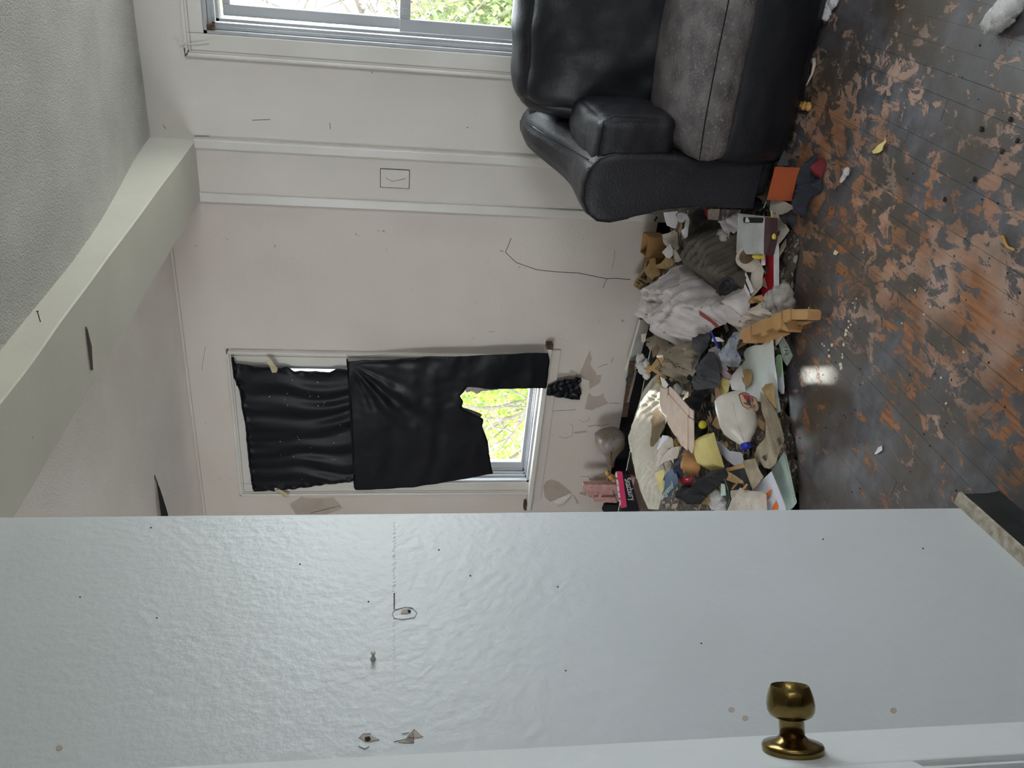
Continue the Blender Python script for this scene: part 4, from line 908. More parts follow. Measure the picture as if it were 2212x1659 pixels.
item('magazine', 'thin white magazine with bright green stripe at the heap front', 'magazine', R6([(1340, 1120), (1390, 1060), (1440, 1080), (1480, 1500), (1500, 1700)])+[(1692, 850), (1687, 851), (1681, 840), (1676, 790)], .012, m_env, th=.004, N=40, cr=.001, amp=0)
item('green_stripe', None, None, R6([(1390, 1060), (1415, 1060), (1445, 1250), (1450, 1450), (1430, 1560), (1415, 1400)]), .0185, m_olive, th=.0005, N=24, cr=0, parent=[o for o in COL.objects if o.name == 'magazine'][0], amp=0)
bl = item('banknote', 'curled play money note with an oval emblem on the floor edge', 'banknote', R6([(1395, 860), (1490, 690), (1590, 880), (1680, 1090), (1640, 1170), (1565, 1300), (1490, 1180), (1440, 1000)]), .014, m_bill, cr=.002, N=30, th=.0005, amp=0)
item('oval_print', None, None, R6([(1485, 960), (1510, 895), (1545, 890), (1580, 950), (1580, 1030), (1545, 1090), (1505, 1080)]), .0153, m_bil2, th=.0003, N=16, cr=0, parent=bl, amp=0)
pa, pb_ = onplane(1696, 760, HP0+HN*.017, HN), onplane(1696, 752, HP0+HN*.017, HN)
text('lettering', '1M', onplane(1696.5, 757, HP0+HN*.0172, HN), onplane(1696, 764, HP0, HN)-onplane(1696, 750, HP0, HN), onplane(1706, 757, HP0, HN)-onplane(1690, 757, HP0, HN), .028, m_ink, bl)
item('banknote', 'second banknote, pinkish, half tucked under the play money note', 'banknote', R6([(1335, 800), (1430, 640), (1520, 620), (1490, 700), (1400, 850), (1350, 900)]), .02, m_paperd, cr=.004, N=18, th=.0005)

# ---- silver dispenser box
def solid_px(name, top, dz, h, m, parent, amp=0, N=22, lab=None):
    """a block whose top face is traced at height dz above the heap plane, extruded down by h"""
    P0 = HP0+HN*dz; pp = [onplane(a, b, P0, HN)-P0 for a, b in top]; Q = np.array([(p.dot(e1), p.dot(e2)) for p in pp]); Q = wob(Q, amp, 1, .02)
    V, Fc = patch(Q, lambda u, v, k: P0+e1*u+e2*v+HN*k, None, h, N); return mk(name, V, Fc, m, parent, label=lab)
sb = thing('metal_box', 'battered silver box with a dark slot beside the sofa arm', 'box', tuple(at(1625, 510, Z=.05)))
solid_px('box_body', [(1594, 464), (1596, 461), (1656, 468), (1662, 470), (1652, 550), (1590, 548)], .075, .03, m_silver, sb, N=26)
solid_px('side_band', [(1650, 468), (1664, 470), (1663, 520), (1655, 551), (1650, 550)], .0765, .03, m_maroon, sb)
solid_px('lid_plate', R2([(570, 1060), (640, 1070), (1030, 1100), (1010, 1500), (950, 1700), (1000, 1780), (690, 1780), (600, 1600), (600, 1200)]), .079, .006, m_silver, sb, N=26)
solid_px('slot', R2([(640, 1098), (1005, 1108), (1000, 1205), (640, 1200)]), .0812, .003, m_black, sb, N=14)
solid_px('paper_tab', R2([(690, 1105), (720, 1105), (760, 1180), (730, 1195), (675, 1190)]), .0824, .001, m_paper, sb, N=10)
# tape roll
tr = thing('tape_roll', 'roll of white masking tape with brown core under the silver box', 'tape roll', tuple(at(1615, 565, Z=.05)))
tc = onplane(1620, 558, HP0+HN*.055, HN); tax = Vector((.55, -.35, .75)).normalized()
g = G(); n = 40
for r0, nm in ((.05, None),):
    side_ = tax.orthogonal().normalized()
g.lathe([(-.022, .032), (-.022, .046), (.022, .046), (.022, .032)], tc, tax, 40).mk('tape_ring', m_yp if False else m_paperd, tr, smooth=False)
G().lathe([(-.018, .0315), (.0225, .0315)], tc, tax, 40).mk('cardboard_core', m_pillowd, tr)
plank('yellow_strip', 'short bright yellow plastic strip by the tape roll', 'strip', onplane(1630, 553, HP0+HN*.08, HN), onplane(1646, 556, HP0+HN*.08, HN), .02, .01, m_yel, (0, -1, 1))
plank('white_tube', 'small white plastic tube on the red board', 'tube', onplane(1648.5, 551, HP0+HN*.05, HN), onplane(1649, 573, HP0+HN*.05, HN), .012, .012, m_paper)
# red board
rb = item('red_board', 'long red laminated board with a white edge under the heap front', 'board', [(1654, 520), (1672, 512), (1672, 560), (1672, 660), (1645, 665), (1645, 610), (1652, 575), (1655, 545)], .02, m_red, th=.016, N=44, cr=0, amp=0)
item('white_edge', None, None, [(1671, 512), (1673.5, 512), (1674, 560), (1674, 650), (1671.5, 650)], .021, m_paper, th=.017, N=44, cr=0, parent=rb, amp=0)
item('white_sheet', 'dirty white folded sheet lying on the red board', 'paper', R4([(880, 500), (1000, 380), (1140, 600), (1060, 920), (900, 1090), (830, 1130), (780, 900), (850, 700)]), .045, m_paperd, cr=.010, cs=10, N=36)
item('white_sheet', 'stained grey sheet with white tabs beside the red board', 'paper', R4([(700, 580), (780, 560), (880, 520), (840, 720), (900, 900), (920, 1000), (800, 1130), (700, 1150), (640, 1100), (630, 950), (680, 780)]), .038, m_clear, cr=.006, N=34)
for q, lb_ in (([(690, 640), (740, 600), (910, 1000), (850, 1060)], 'longer pale diagonal strip on the stained grey sheet'), ([(660, 790), (700, 800), (830, 1050), (800, 1140)], 'shorter pale diagonal strip on the stained grey sheet')):
    item('paper_strip', lb_, 'paper strip', R4(q), .05, m_paper, cr=0, N=24, th=.0008, amp=0, group='pale strips on the grey sheet')
item('cork_piece', 'small tan cardboard wad beside the red board end', 'cardboard', R4([(750, 1200), (830, 1110), (1000, 1070), (1060, 1130), (1050, 1260), (900, 1230), (820, 1250)]), .05, m_card, H=.02, R=.02, N=20, cr=.004)
item('rag', 'stained white rag bundle beside the grey stuffing', 'rag', R4([(560, 1400), (720, 1330), (930, 1220), (1030, 1270), (1110, 1470), (980, 1580), (760, 1659)])+R6([(600, 560), (470, 610), (450, 540), (560, 390)]), .05, m_paperd, H=.06, R=.05, N=60, cr=.008, cs=12, fd=.04, fs=11, shift=.5)
item('grey_scrap', 'dark grey cloth scrap between shirt and rag', 'rag', R4([(590, 1330), (650, 1230), (740, 1180), (780, 1230), (700, 1330), (600, 1370)]), .05, m_grey, cr=.01, N=18)
# film strip
fsn = item('film_strip', 'strip of brown photographic negatives lying on the white shirt', 'film strip', R3([(1680, 1150), (1740, 1170), (1900, 1280), (2050, 1380), (2160, 1520), (2070, 1560), (1950, 1440), (1790, 1330), (1690, 1260)])+[], .175, m_film, cr=.003, cs=8, N=50, th=.0004, amp=0)
P0f, nf, _c, _d = o_info[fsn]
g = G()
for k in range(26):
    t = k/25; a = (1700+(2150-1700)*t, 1163+(1500-1163)*t**1.15)
    c = onplane(1350+a[0]/10.5, 560+a[1]/10.5, P0f+nf*.0045, nf); g.box(tuple(c-Vector((.0012, .0018, .0004))), tuple(c+Vector((.0012, .0018, .0004))))
g.mk('sprocket_holes', m_paper, fsn, kind='stuff')
# die-cut cardboard insert
ci = thing('cardboard_insert', 'tan die-cut corrugated cardboard insert jutting out of the heap', 'cardboard', tuple(at(1670, 700, Z=.01)))
def chip(px, dz, h, nm='cardboard_wall'): return bevel(solid_px(nm, px, dz, h, m_card, ci, N=30), .0015)
chip(R6([(640, 590), (840, 490), (830, 780), (800, 790), (700, 840), (680, 760), (612, 770)]), .085, .055)
chip(R6([(860, 480), (1030, 390), (1150, 340), (1170, 360), (1270, 300), (1270, 270), (1440, 215), (1450, 530), (1320, 590), (1290, 520), (1140, 590), (1150, 660), (1050, 700), (1030, 630), (870, 680)]), .083, .012, 'cardboard_top')
chip(R6([(840, 700), (1030, 640), (1290, 530), (1400, 600), (1420, 640), (1160, 780), (1130, 840), (830, 830)]), .052, .045)
chip(R6([(1440, 215), (1490, 200), (1490, 400), (1520, 470), (1590, 560), (1590, 620), (1460, 560), (1440, 500)]), .075, .05)
chip(R6([(1490, 190), (1620, 150), (1630, 360), (1520, 430), (1490, 400)]), .086, .012, 'cardboard_top')
chip(R6([(1615, 165), (1950, 160), (1980, 200), (1980, 340), (1950, 375), (1620, 370)]), .080, .05)
chip(R6([(1490, 450), (1620, 410), (1990, 405), (1770, 490), (1760, 560), (1600, 620), (1580, 560)]), .028, .022)
# stuffing beside it
clump('stuffing_clump', 'grey white clump of polyester stuffing beside the cardboard insert', 'stuffing', [fl(1668, 648, .07, .036), fl(1690, 640, .06, .046), (at(1697, 655, Z=.05), .04), fl(1662, 672, .06, .034), fl(1680, 668, .05, .038), fl(1655, 662, .08, .022)], m_fluffd, 1)
clump('stuffing_clump', 'white polyester stuffing burst out behind the beige cloth', 'stuffing', [fl(1384, 775, .17, .028), fl(1388, 795, .17, .032), fl(1396, 808, .16, .026), fl(1380, 788, .16, .022), fl(1396, 785, .16, .022)], m_fluff, 2)
clump('foam_piece', 'yellow foam crumbs at the top of the cream pillow', 'foam', [fl(1400, 800, .18, .014), fl(1404, 797, .18, .016), fl(1401, 793, .18, .013)], m_foam, 3, sub=2)
clump('stuffing_tuft', 'pair of small white stuffing balls beside the pink board', 'stuffing', [fl(1462, 836, .15, .018), fl(1465, 840, .15, .019), fl(1467, 844, .15, .02)], m_fluff, 4, sub=2)
clump('foam_piece', 'yellow foam lump between newspaper and pinkish board', 'foam', [fl(1459, 955, .15, .014), fl(1462, 959, .15, .013), fl(1465, 963, .15, .013)], m_foam, 5, sub=2)
clump('foam_piece', 'small yellow foam chip on the black cloth', 'foam', [fl(1484, 815, .13, .010), fl(1487, 814, .13, .009)], m_foam, 6, sub=2)
clump('foam_piece', 'round yellow foam knob beside the folded booklet', 'foam', [fl(1425, 823, .17, .013), fl(1426, 828, .17, .011)], m_foam, 8, sub=2)
# folded booklet, standing
bo = thing('booklet', 'folded tan printed booklet standing at the head of the pillow', 'booklet', tuple(at(1420, 790, Z=.15)))
item('cover', None, None, R5([(620, 970), (800, 740), (870, 870), (1020, 1200), (860, 1130)]), .12, m_tan, cr=0, N=20, tilt=45, parent=bo, amp=0, th=.001)
item('page', None, None, R5([(780, 660), (920, 650), (980, 850), (1020, 1190), (900, 900)]), .125, m_card, cr=0, N=20, tilt=45, parent=bo, amp=0, th=.001)
item('page', None, None, R5([(780, 680), (925, 675), (925, 720), (790, 735)]), .135, m_paper, cr=0, N=12, tilt=45, parent=bo, amp=0, th=.001)
for k in range(5):
    t = k*.16; item('printed_line', None, None, R5([(710+230*t, 990-180*t), (720+230*t, 975-180*t), (890+100*t, 1070-150*t), (880+100*t, 1085-150*t)]), .1225, m_ink, cr=0, N=10, tilt=45, parent=bo, amp=0, th=.0006)
item('printed_slip', 'narrow white printed slip under the booklet', 'paper', S1([(970, 140), (1060, 190), (1150, 310), (1100, 380), (1020, 350)]), .115, m_paper, cr=.002, N=16)
# pinkish folded board
pb2 = thing('folded_board', 'pinkish flattened carton board lying across the pillow', 'board', tuple(at(1460, 900, Z=.12)))
def pbd(nm, px, dz, t=.005): bevel(solid_px(nm, px, dz, t, m_cardw, pb2, N=30), .001)
pbd('panel', S1([(1140, 510), (1560, 990), (1555, 1750), (1400, 1600), (1350, 1470), (1260, 1390), (1120, 1150), (1100, 950), (1095, 700)]), .115)
pbd('panel', S1([(1160, 340), (1300, 470), (1580, 800), (1590, 980), (1560, 975), (1150, 500)]), .113)
pbd('flap', S1([(960, 360), (1040, 390), (1130, 380), (1120, 520), (1100, 980), (1000, 910), (950, 700)]), .110)
pbd('flap', S1([(1590, 810), (1680, 880), (1680, 1060), (1600, 1010)]), .114)
pbd('flap', S1([(1575, 1020), (1640, 1050), (1685, 1080), (1690, 1659), (1640, 1800), (1580, 1720)]), .112)
# bottle with yellow cap
bt = thing('bottle', 'dark green bottle with a round yellow cap', 'bottle', tuple(at(1505, 925, Z=.05)))
bc = at(1517, 918, Z=.15); bd = (CAMP-bc).normalized(); bd = (bd+Vector((.3, 0, -.25))).normalized()
G().lathe([(-.16, .02), (-.155, .038), (-.05, .038), (-.03, .030), (-.012, .016), (-.002, .015)], bc, bd, 28).mk('bottle_body', m_grn, bt, smooth=True)
G().lathe([(-.003, .0165), (.008, .0165), (.010, .015)], bc, bd, 28).mk('cap', m_yel, bt, smooth=True)
# jug
jb, jt = at(1578, 853, Z=.165), at(1613, 972, Z=.135)
jx = (jt-jb).normalized(); jg = thing('milk_jug', 'empty cloudy juice jug on its side with a blue cap and an oval label', 'jug', tuple(jb.lerp(jt, .5)-Vector((0, 0, .1))))
LJ = (jt-jb).length; k_ = LJ/.25
toc = (CAMP-jb).normalized(); jup = (toc-jx*toc.dot(jx)).normalized()
prof = [(0, .03), (.004, .058), (.018, .072), (.05, .077), (.12, .078), (.155, .072), (.185, .052), (.205, .034), (.222, .0205), (.232, .0185)]
jbody = G().lathe([(a*k_, b*k_*1.02) for a, b in prof], jb-jx*.0, jx, 56, [2.6, 2.8, 3, 3.2, 3.2, 3, 2.6, 2.2, 2, 2], side=jup).mk('jug_body', m_jug, jg, smooth=True)
ss = jx.cross(jup).normalized()
G().tube([jb+jx*(.06*k_)+jup*(.078*k_), jb+jx*(.12*k_)+jup*(.0795*k_)+ss*.004, jb+jx*(.165*k_)+jup*(.069*k_)+ss*.004, jb+jx*(.21*k_)+jup*(.03*k_)+ss*.002], .0018, 6).mk('mould_seam', m_jug, jg, smooth=True)
G().lathe([(.222*k_, .0225*k_), (.226*k_, .0232*k_), (.243*k_, .0225*k_), (.2445*k_, .020*k_)], jb, jx, 40).mk('cap', m_blue, jg, smooth=False, label='blue screw cap')
# label follows the jug's surface
lab = cv(1590, 840, 30.17, [(155, 370), (380, 220), (650, 175), (850, 200), (1100, 310), (1270, 400), (1390, 700), (1520, 1110), (1440, 1200), (1430, 1280), (1300, 1290), (1230, 1370), (1050, 1400), (880, 1350), (620, 1240), (420, 1110), (320, 900), (230, 640)])
Pl = jb+jx*(.06*k_)+jup*(.0795*k_)
lx, ly = ss, jx
def onjug(a, b, h):
    p = onplane(a, b, Pl, jup)-Pl; return p.dot(lx), p.dot(ly)
def jsurf(u, v, h):
    w = abs(u)/(.078*k_); z = .0795*k_*max(0, 1-min(.98, w)**3.1)**(1/3.1)
    return jb+jx*(.06*k_+v)+lx*u+jup*(z+.0008+h)
def decal(nm, px, m, h, N=24, lab=None):
    Q = wob([onjug(a, b, 0) for a, b in px], 0); V, Fc = patch(Q, lambda u, v, k: jsurf(u, v, k+h), None, .0004, N); return mk(nm, V, Fc, m, jbody, smooth=True, label=lab)
decal('label_border', lab, m_maroon, .0)
cen = np.mean(lab, axis=0); m_sand = mat('label_sand', (196, 160, 128), None, rough=.5); m_fruit = mat('label_fruit', (176, 70, 78), (150, 44, 56), 90, .5)
decal('label_field', [tuple(cen+(np.array(p)-cen)*.91) for p in lab], m_sand, .0006)
decal('label_fruit', cv(1590, 840, 30.17, [(330, 330), (1040, 340), (1130, 560), (1050, 700), (950, 700), (940, 880), (800, 860), (700, 700), (560, 640), (480, 470)]), m_fruit, .0012)
decal('label_figure', cv(1590, 840, 30.17, [(760, 600), (830, 620), (850, 760), (950, 900), (700, 900), (680, 760)]), m_bluec, .0018, 14)
decal('label_ribbon', cv(1590, 840, 30.17, [(470, 860), (700, 930), (1000, 930), (1230, 860), (1230, 920), (1000, 1000), (700, 1000), (490, 940)]), m_maroon, .0018, 20)
Lc = onjug(1590+920/30.17, 840+1120/30.17, 0); ua = onjug(1590+1350/30.17, 840+1100/30.17, 0); ub2 = onjug(1590+470/30.17, 840+1060/30.17, 0)
rd_ = lx*(ub2[0]-ua[0])+ly*(ub2[1]-ua[1])
text('lettering', 'TAMPICO', jsurf(Lc[0], Lc[1], .0016), rd_, jx, .0135*k_/1, m_ink, jbody, narrow=.95)
# newspaper by the jug
ns = item('newspaper_page', 'aged newspaper page of small adverts under the juice jug', 'newspaper', S2([(1330, 270), (1420, 330), (1600, 570), (1700, 760), (1790, 1050), (1845, 1310), (1800, 1440), (1700, 1659)])+[(1676, 1000), (1662, 1013), (1650, 1010), (1640, 995), (1632, 980)]+S2([(1240, 1480), (1440, 1250), (1440, 900), (1350, 650)]), .048, m_news, cr=.0015, cs=6, N=60, amp=.0008)
Pn, nn_, _e, _f = o_info[ns]
def prints(parent, quads, dz, m=m_ink, th=.0003):
    g = G(); P0 = HP0+HN*dz
    for q in quads:
        c = [onplane(a, b, P0, HN) for a, b in q]; g.add(c+[p-HN*th for p in c], [(0, 1, 2, 3), (7, 6, 5, 4), (0, 4, 5, 1), (1, 5, 6, 2), (2, 6, 7, 3), (3, 7, 4, 0)])
    return g.mk('print', m, parent, kind='stuff')
qs = []
random.seed(11)
for r in range(15):          # columns of small type running across the page
    cx0, cy0 = 1650+r*2.2, 866+r*8.6
    for c in range(3):
        for l in range(4):
            x0 = cx0+c*9-10+l*1.6; y0 = cy0+l*1.5-c*5.5
            if x0 < 1653 or y0 > 1000: continue
            qs.append([(x0, y0), (x0+.6, y0+.6), (x0+6.4, y0-4.0), (x0+5.8, y0-4.7)])
pn1 = prints(ns, qs, .0545, mat('faded_type', (128, 114, 96), None, rough=.9))
prints(ns, [S2([(1690, 1300), (1740, 1240), (1800, 1390), (1745, 1430)]), S4([(1260, 380), (1310, 330), (1375, 420), (1340, 470)])], .055, m_ink)
item('newspaper_roll', 'rolled brown edge of newspaper on the white poster', 'newspaper', S2([(1330, 200), (1400, 100), (1540, 80), (1600, 180), (1600, 400), (1640, 640), (1560, 560), (1400, 320)]), .052, m_tan, H=.02, R=.02, N=30, cr=.004)
# yellow paper packet
item('yellow_packet', 'pale yellow folded paper packet beside the juice jug', 'paper packet', [(1497, 957), (1502, 945), (1520, 938), (1535, 934), (1542, 960), (1552, 990), (1558, 1010), (1550, 1014), (1530, 1016), (1512, 1008), (1503, 985)], .075, m_yp, H=.028, R=.02, N=50, cr=.004, cs=9, fd=.004)
item('white_sheet', 'plain white sheet showing between packet and juice jug', 'paper', S4([(200, 0), (340, 40), (560, 240), (820, 280), (860, 420), (870, 520), (660, 560), (500, 440), (380, 300)]), .045, m_env, cr=.004, N=34)
item('peach_paper', 'narrow peach coloured paper edge beside the yellow packet', 'paper', S4([(190, 80), (240, 20), (330, 250), (385, 350), (370, 520), (300, 330)]), .055, m_cardw, cr=.004, N=26)
# crumpled newspapers above
item('newspaper_page', 'water stained crumpled newspaper fold lying on the pillow', 'newspaper', S3([(170, 790), (210, 640), (340, 560), (480, 330), (740, 40), (820, 100), (860, 280), (700, 330), (560, 520), (400, 840), (250, 850)]), .085, m_paperd, cr=.014, cs=10, N=44, fd=.012, fs=12)
item('newspaper_page', 'white printed newspaper flap folded over the stained one', 'newspaper', S3([(470, 690), (620, 420), (780, 300), (985, 260), (920, 550), (640, 620), (520, 700), (420, 860), (380, 840)]), .105, m_paperd, cr=.006, N=36)
item('white_sheet', 'smooth white sheet wedged between pillow and stained newspaper', 'paper', S3([(560, 0), (740, 20), (600, 200), (450, 360), (430, 340)])+[], .075, m_env, cr=.003, N=20)
item('tan_shoe', 'tan leather shoe upper wedged under the pinkish board', 'shoe', S3([(940, 460), (1000, 350), (1140, 400), (1330, 590), (1360, 780), (1300, 930), (1180, 975), (1020, 960), (1000, 860), (1050, 760), (1060, 600)]), .08, m_tanl, H=.05, R=.04, N=44, cr=.006, fd=.004)
item('red_packet', 'small glossy red packet under the tan shoe', 'packet', S3([(1010, 1000), (1270, 990), (1230, 1180), (985, 1190)]), .10, m_red, H=.012, R=.01, N=20, cr=.004)
item('dark_jeans', 'dark folded denim behind the blue booklet', 'clothing', S3([(700, 850), (860, 620), (1040, 600), (1060, 760), (1000, 860), (940, 1160), (900, 1000), (860, 740)]), .10, m_denim, H=.035, R=.03, N=30, cr=.008, fd=.012, fs=16)
bb2 = item('blue_booklet', 'dark blue booklet with faint handwritten lettering', 'booklet', S3([(620, 940), (870, 740), (930, 1000), (950, 1150), (640, 1540), (600, 1500), (545, 1400), (590, 1300)]), .125, m_bluec, cr=.004, cs=7, N=36, amp=0)
Pb, nb_, ba1, ba2 = o_info[bb2]
text('lettering', 'Legend', onplane(1380+670/11.06, 940+1330/11.06, Pb+nb_*.0065, nb_), onplane(1448, 1053, Pb, nb_)-onplane(1434, 1068, Pb, nb_), onplane(1436, 1054, Pb, nb_)-onplane(1441, 1062, Pb, nb_), .045, m_bil2, bb2)
item('cream_card', 'cream printed card between the pillow and the blue booklet', 'card', S3([(370, 920), (520, 840), (600, 830), (620, 930), (560, 1100), (590, 1290), (540, 1390), (440, 1120)]), .085, m_yp, cr=.002, N=26, amp=0)
lb = item('black_gloves', 'crumpled black leather gloves in the middle of the near heap', 'gloves', S3([(860, 1200), (960, 1190), (1230, 1190), (1500, 900), (1650, 830), (1900, 790), (1960, 960), (1900, 1150), (1700, 1250), (1500, 1420), (1300, 1659), (1000, 1659), (870, 1560), (800, 1440)]), .09, m_blackc, H=.06, R=.05, N=70, cr=.010, cs=12, fd=.04, fs=12, shift=.5)
item('brown_bread_wrap', 'brown greasy paper below the black gloves', 'paper', S3([(1500, 1420), (1660, 1250), (1800, 1180), (1940, 1170), (1960, 1350), (1800, 1400), (1740, 1659), (1280, 1659)]), .07, m_tan, cr=.010, cs=14, N=40)
clump('stuffing_clump', 'white stuffing ball near the partition end', 'stuffing', [fl(1550, 1075, .13, .035), fl(1558, 1088, .12, .032), fl(1545, 1088, .12, .03)], m_fluff, 7)
item('ornate_card', 'small pale blue bordered card beside the stuffing ball', 'card', S3([(1960, 1160), (2050, 1165), (2080, 1440), (1955, 1450)]), .105, m_teal, cr=0, N=14, amp=0)
tag(G().tube([onplane(1565, 1035, HP0+HN*.12, HN), onplane(1573, 1060, HP0+HN*.12, HN), onplane(1577, 1078, HP0+HN*.12, HN), onplane(1570, 1096, HP0+HN*.12, HN)], .006, 8).mk('plastic_band', m_grn), 'black plastic strap curving past the ornate card', 'strap')
item('paper_bag', 'dirty torn white paper bag at the partition end', 'paper bag', S4([(500, 1480), (580, 1300), (580, 1100), (720, 1090), (760, 1040), (840, 1100), (1180, 1120), (1300, 1190), (1340, 1480)])+[(1653, 1120), (1570, 1120)], .08, m_paperd, H=.02, R=.03, cr=.012, cs=10, N=56)
item('brown_leaflet', 'crumpled brown and cream printed leaflet below the juice jug cap', 'leaflet', S4([(370, 690), (500, 690), (700, 780), (850, 900), (830, 950), (660, 940), (440, 850), (370, 770)]), .09, m_tan, cr=.012, cs=16, N=30)
item('newspaper_strip', 'narrow folded newspaper column below the blue cap', 'newspaper', S4([(850, 460), (1110, 400), (1200, 640), (1300, 800), (1180, 980), (1060, 1090), (1000, 900), (930, 700)]), .065, m_news, cr=.004, N=36)
item('beige_strip', 'pale tan paper strip above the printed leaflet', 'paper', S4([(430, 630), (870, 520), (910, 600), (520, 690)]), .075, m_card, cr=.003, N=24, amp=0)
for q, lb_ in (([(590, 1070), (700, 940), (750, 940), (630, 1080)], 'tan card slip at the paper bag top, farther from the envelope'), ([(820, 1070), (930, 950), (960, 970), (870, 1090)], 'tan card slip at the paper bag top, nearer the striped envelope')):
    item('card_stripe', lb_, 'card', S4(q), .085, m_card, cr=0, N=12, amp=0, group='striped card slips')
item('grey_photo', 'dark grey photo page under the pale tan strip', 'paper', S4([(540, 690), (880, 610), (980, 860), (1030, 1060), (980, 1090), (850, 900), (700, 780)]), .055, m_grey, cr=.003, N=24)
ev = item('envelope', 'white envelope with two orange stripes at the partition end', 'envelope', S4([(1470, 685), (1560, 900), (1770, 1440), (1780, 1600), (1350, 1600), (1290, 1250), (1180, 1130), (1030, 1100), (1190, 940)]), .055, m_env, cr=.002, N=50, amp=0, th=.002)
item('orange_stripe', None, None, S4([(1455, 1075), (1485, 1100), (1330, 1350), (1300, 1210)]), .0585, m_or2, cr=0, N=20, parent=ev, amp=0, th=.0008)
item('orange_stripe', None, None, S4([(1565, 1330), (1610, 1440), (1600, 1520), (1470, 1520), (1505, 1440)]), .0585, m_or2, cr=0, N=20, parent=ev, amp=0, th=.0008)
mb = item('mint_board', 'pale mint green board with punched edge lying at the heap front', 'board', [(1694, 975), (1698, 985), (1706, 1020), (1712, 1050), (1720, 1085), (1712, 1096), (1705, 1102), (1696, 1100), (1682, 1060), (1668, 1022), (1664, 1008), (1678, 1000)], .016, m_teal, cr=.003, N=40, th=.003, amp=.0005)
P0 = HP0+HN*.0205; g = G()
for k in range(20):
    t = k/19; c = onplane(1695+22*t, 982+102*t, P0, HN); g.lathe([(0, .0016), (.0008, .0016)], c, HN, 6)
g.mk('punched_holes', m_ink, mb, kind='stuff')
# edge of the heap near the sofa
item('orange_folder', 'flat orange cardboard folder leaning against the sofa base', 'folder', R2([(1230, 170), (1690, 190), (1640, 330), (1530, 800), (1320, 800), (1070, 780), (1110, 620)]), .02, m_orange, cr=.002, N=40, tilt=35, th=.004, amp=0)
item('grey_triangle_card', 'small dark grey triangular card above the orange folder', 'card', R2([(1400, -150), (1480, 150), (1260, 150)]), .03, m_grey, cr=0, N=16, tilt=40, amp=0)
item('glove', 'dark red and black work glove on the floor by the sofa', 'glove', R2([(1930, 0), (2040, 0), (2080, 90), (2050, 260), (2000, 370), (1840, 350), (1880, 150)]), .008, m_redc, H=.035, R=.03, N=36, cr=.006)
item('glove_cuff', 'crumpled slate grey glove fabric beside the red glove', 'glove', R2([(1690, 200), (1800, 0), (1900, -60), (1940, 0), (1830, 360), (1990, 370), (2020, 480), (1960, 620), (1800, 720), (1700, 1080), (1600, 1110), (1580, 800), (1640, 450)]), .006, m_slate, H=.04, R=.035, N=70, cr=.010, cs=14, fd=.014, fs=14)
item('magazine', 'torn magazine pages under the black rag by the sofa', 'magazine', R2([(1140, 790), (1320, 800), (1420, 820), (1600, 920), (1480, 1000), (1360, 1030), (1400, 1200), (1490, 1340), (1250, 1640), (1200, 1640), (1210, 1250), (1120, 960)]), .012, m_paperd, cr=.005, N=50)
item('black_rag', 'small black rag on the torn magazine pages', 'rag', R2([(1250, 1050), (1400, 1040), (1480, 960), (1600, 1060), (1570, 1200), (1530, 1260), (1470, 1200), (1450, 1120), (1370, 1230), (1300, 1140)]), .028, m_blackc, H=.02, R=.02, N=34, cr=.006, cs=20)
sd_ = thing('screwdriver', 'screwdriver with clear yellow handle beside the silver box', 'screwdriver', tuple(at(1668, 500, Z=.04)))
pA = onplane(1667, 455, HP0+HN*.06, HN); pB = onplane(1668, 490, HP0+HN*.06, HN); pC = onplane(1670, 518, HP0+HN*.06, HN)
G().tube([pA, pB], .004, 8).mk('shaft', m_yp, sd_, smooth=True)
G().tube([pB, pB.lerp(pC, .15), pB.lerp(pC, .4), pB.lerp(pC, .8), pC], [.006, .011, .008, .012, .009], 10).mk('handle', m_yel, sd_, smooth=True)
tag(G().tube([at(1655, 436, Z=.05), at(1650, 448, Z=.06), at(1640, 455, Z=.05)], .0022, 6).mk('thin_wire', m_bil2), 'thin pale wire bent against the sofa corner', 'wire')

# ---- loose things on the floor
clump('stuffing_clump', 'big white stuffing clump on bare boards at the frame corner', 'stuffing', [fl(2168, 30, .03, .034), fl(2148, 45, .03, .03), fl(2180, 15, .03, .03), fl(2138, 55, .02, .02), fl(2190, 8, .03, .028)], m_fluff, 11)
clump('stuffing_tuft', 'small wispy white stuffing tuft on dark boards', 'stuffing', [fl(1829, 371, .011, .013), fl(1827, 375, .010, .011), fl(1824, 380, .008, .010), fl(1821, 385, .007, .009), fl(1818, 390, .006, .008)], m_fluff, 12, sub=2)
clump('foam_piece', 'yellowish foam scrap at the foot of the sofa front', 'foam', [fl(1737, 229, .012, .014), fl(1746, 230, .012, .014), fl(1730, 226, .012, .010)], m_foam, 13, sub=2)
clump('stuffing_tuft', 'white stuffing wisps under the sofa front edge', 'stuffing', [fl(1784, 32, .02, .018), fl(1788, 22, .02, .018), fl(1792, 12, .02, .02), fl(1800, 4, .02, .02)], m_fluff, 14)
clump('foam_piece', 'torn foam lump sticking out of the sofa seat gap', 'foam', [(at(1440, 85, Y=3.10), .026), (at(1446, 72, Y=3.10), .024), (at(1436, 100, Y=3.08), .018), (at(1452, 78, Y=3.08), .018)], m_foam, 15)
clump('stuffing_tuft', 'grey stuffing tuft pushed into the back cushion gap', 'stuffing', [(at(1416, 80, Y=3.10), .018), (at(1419, 91, Y=3.09), .017)], m_fluffd, 16)
clump('stuffing_tuft', 'white stuffing on the seat at the picture edge', 'stuffing', [(at(1470, 7, Y=3.02), .02), (at(1473, 16, Y=3.02), .016)], m_fluff, 17)
clump('stuffing_tuft', 'pale stuffing tuft between arm pad and seat', 'stuffing', [(at(1422, 242, Y=2.98), .014), (at(1424, 247, Y=2.98), .012)], m_fluff, 18, sub=2)
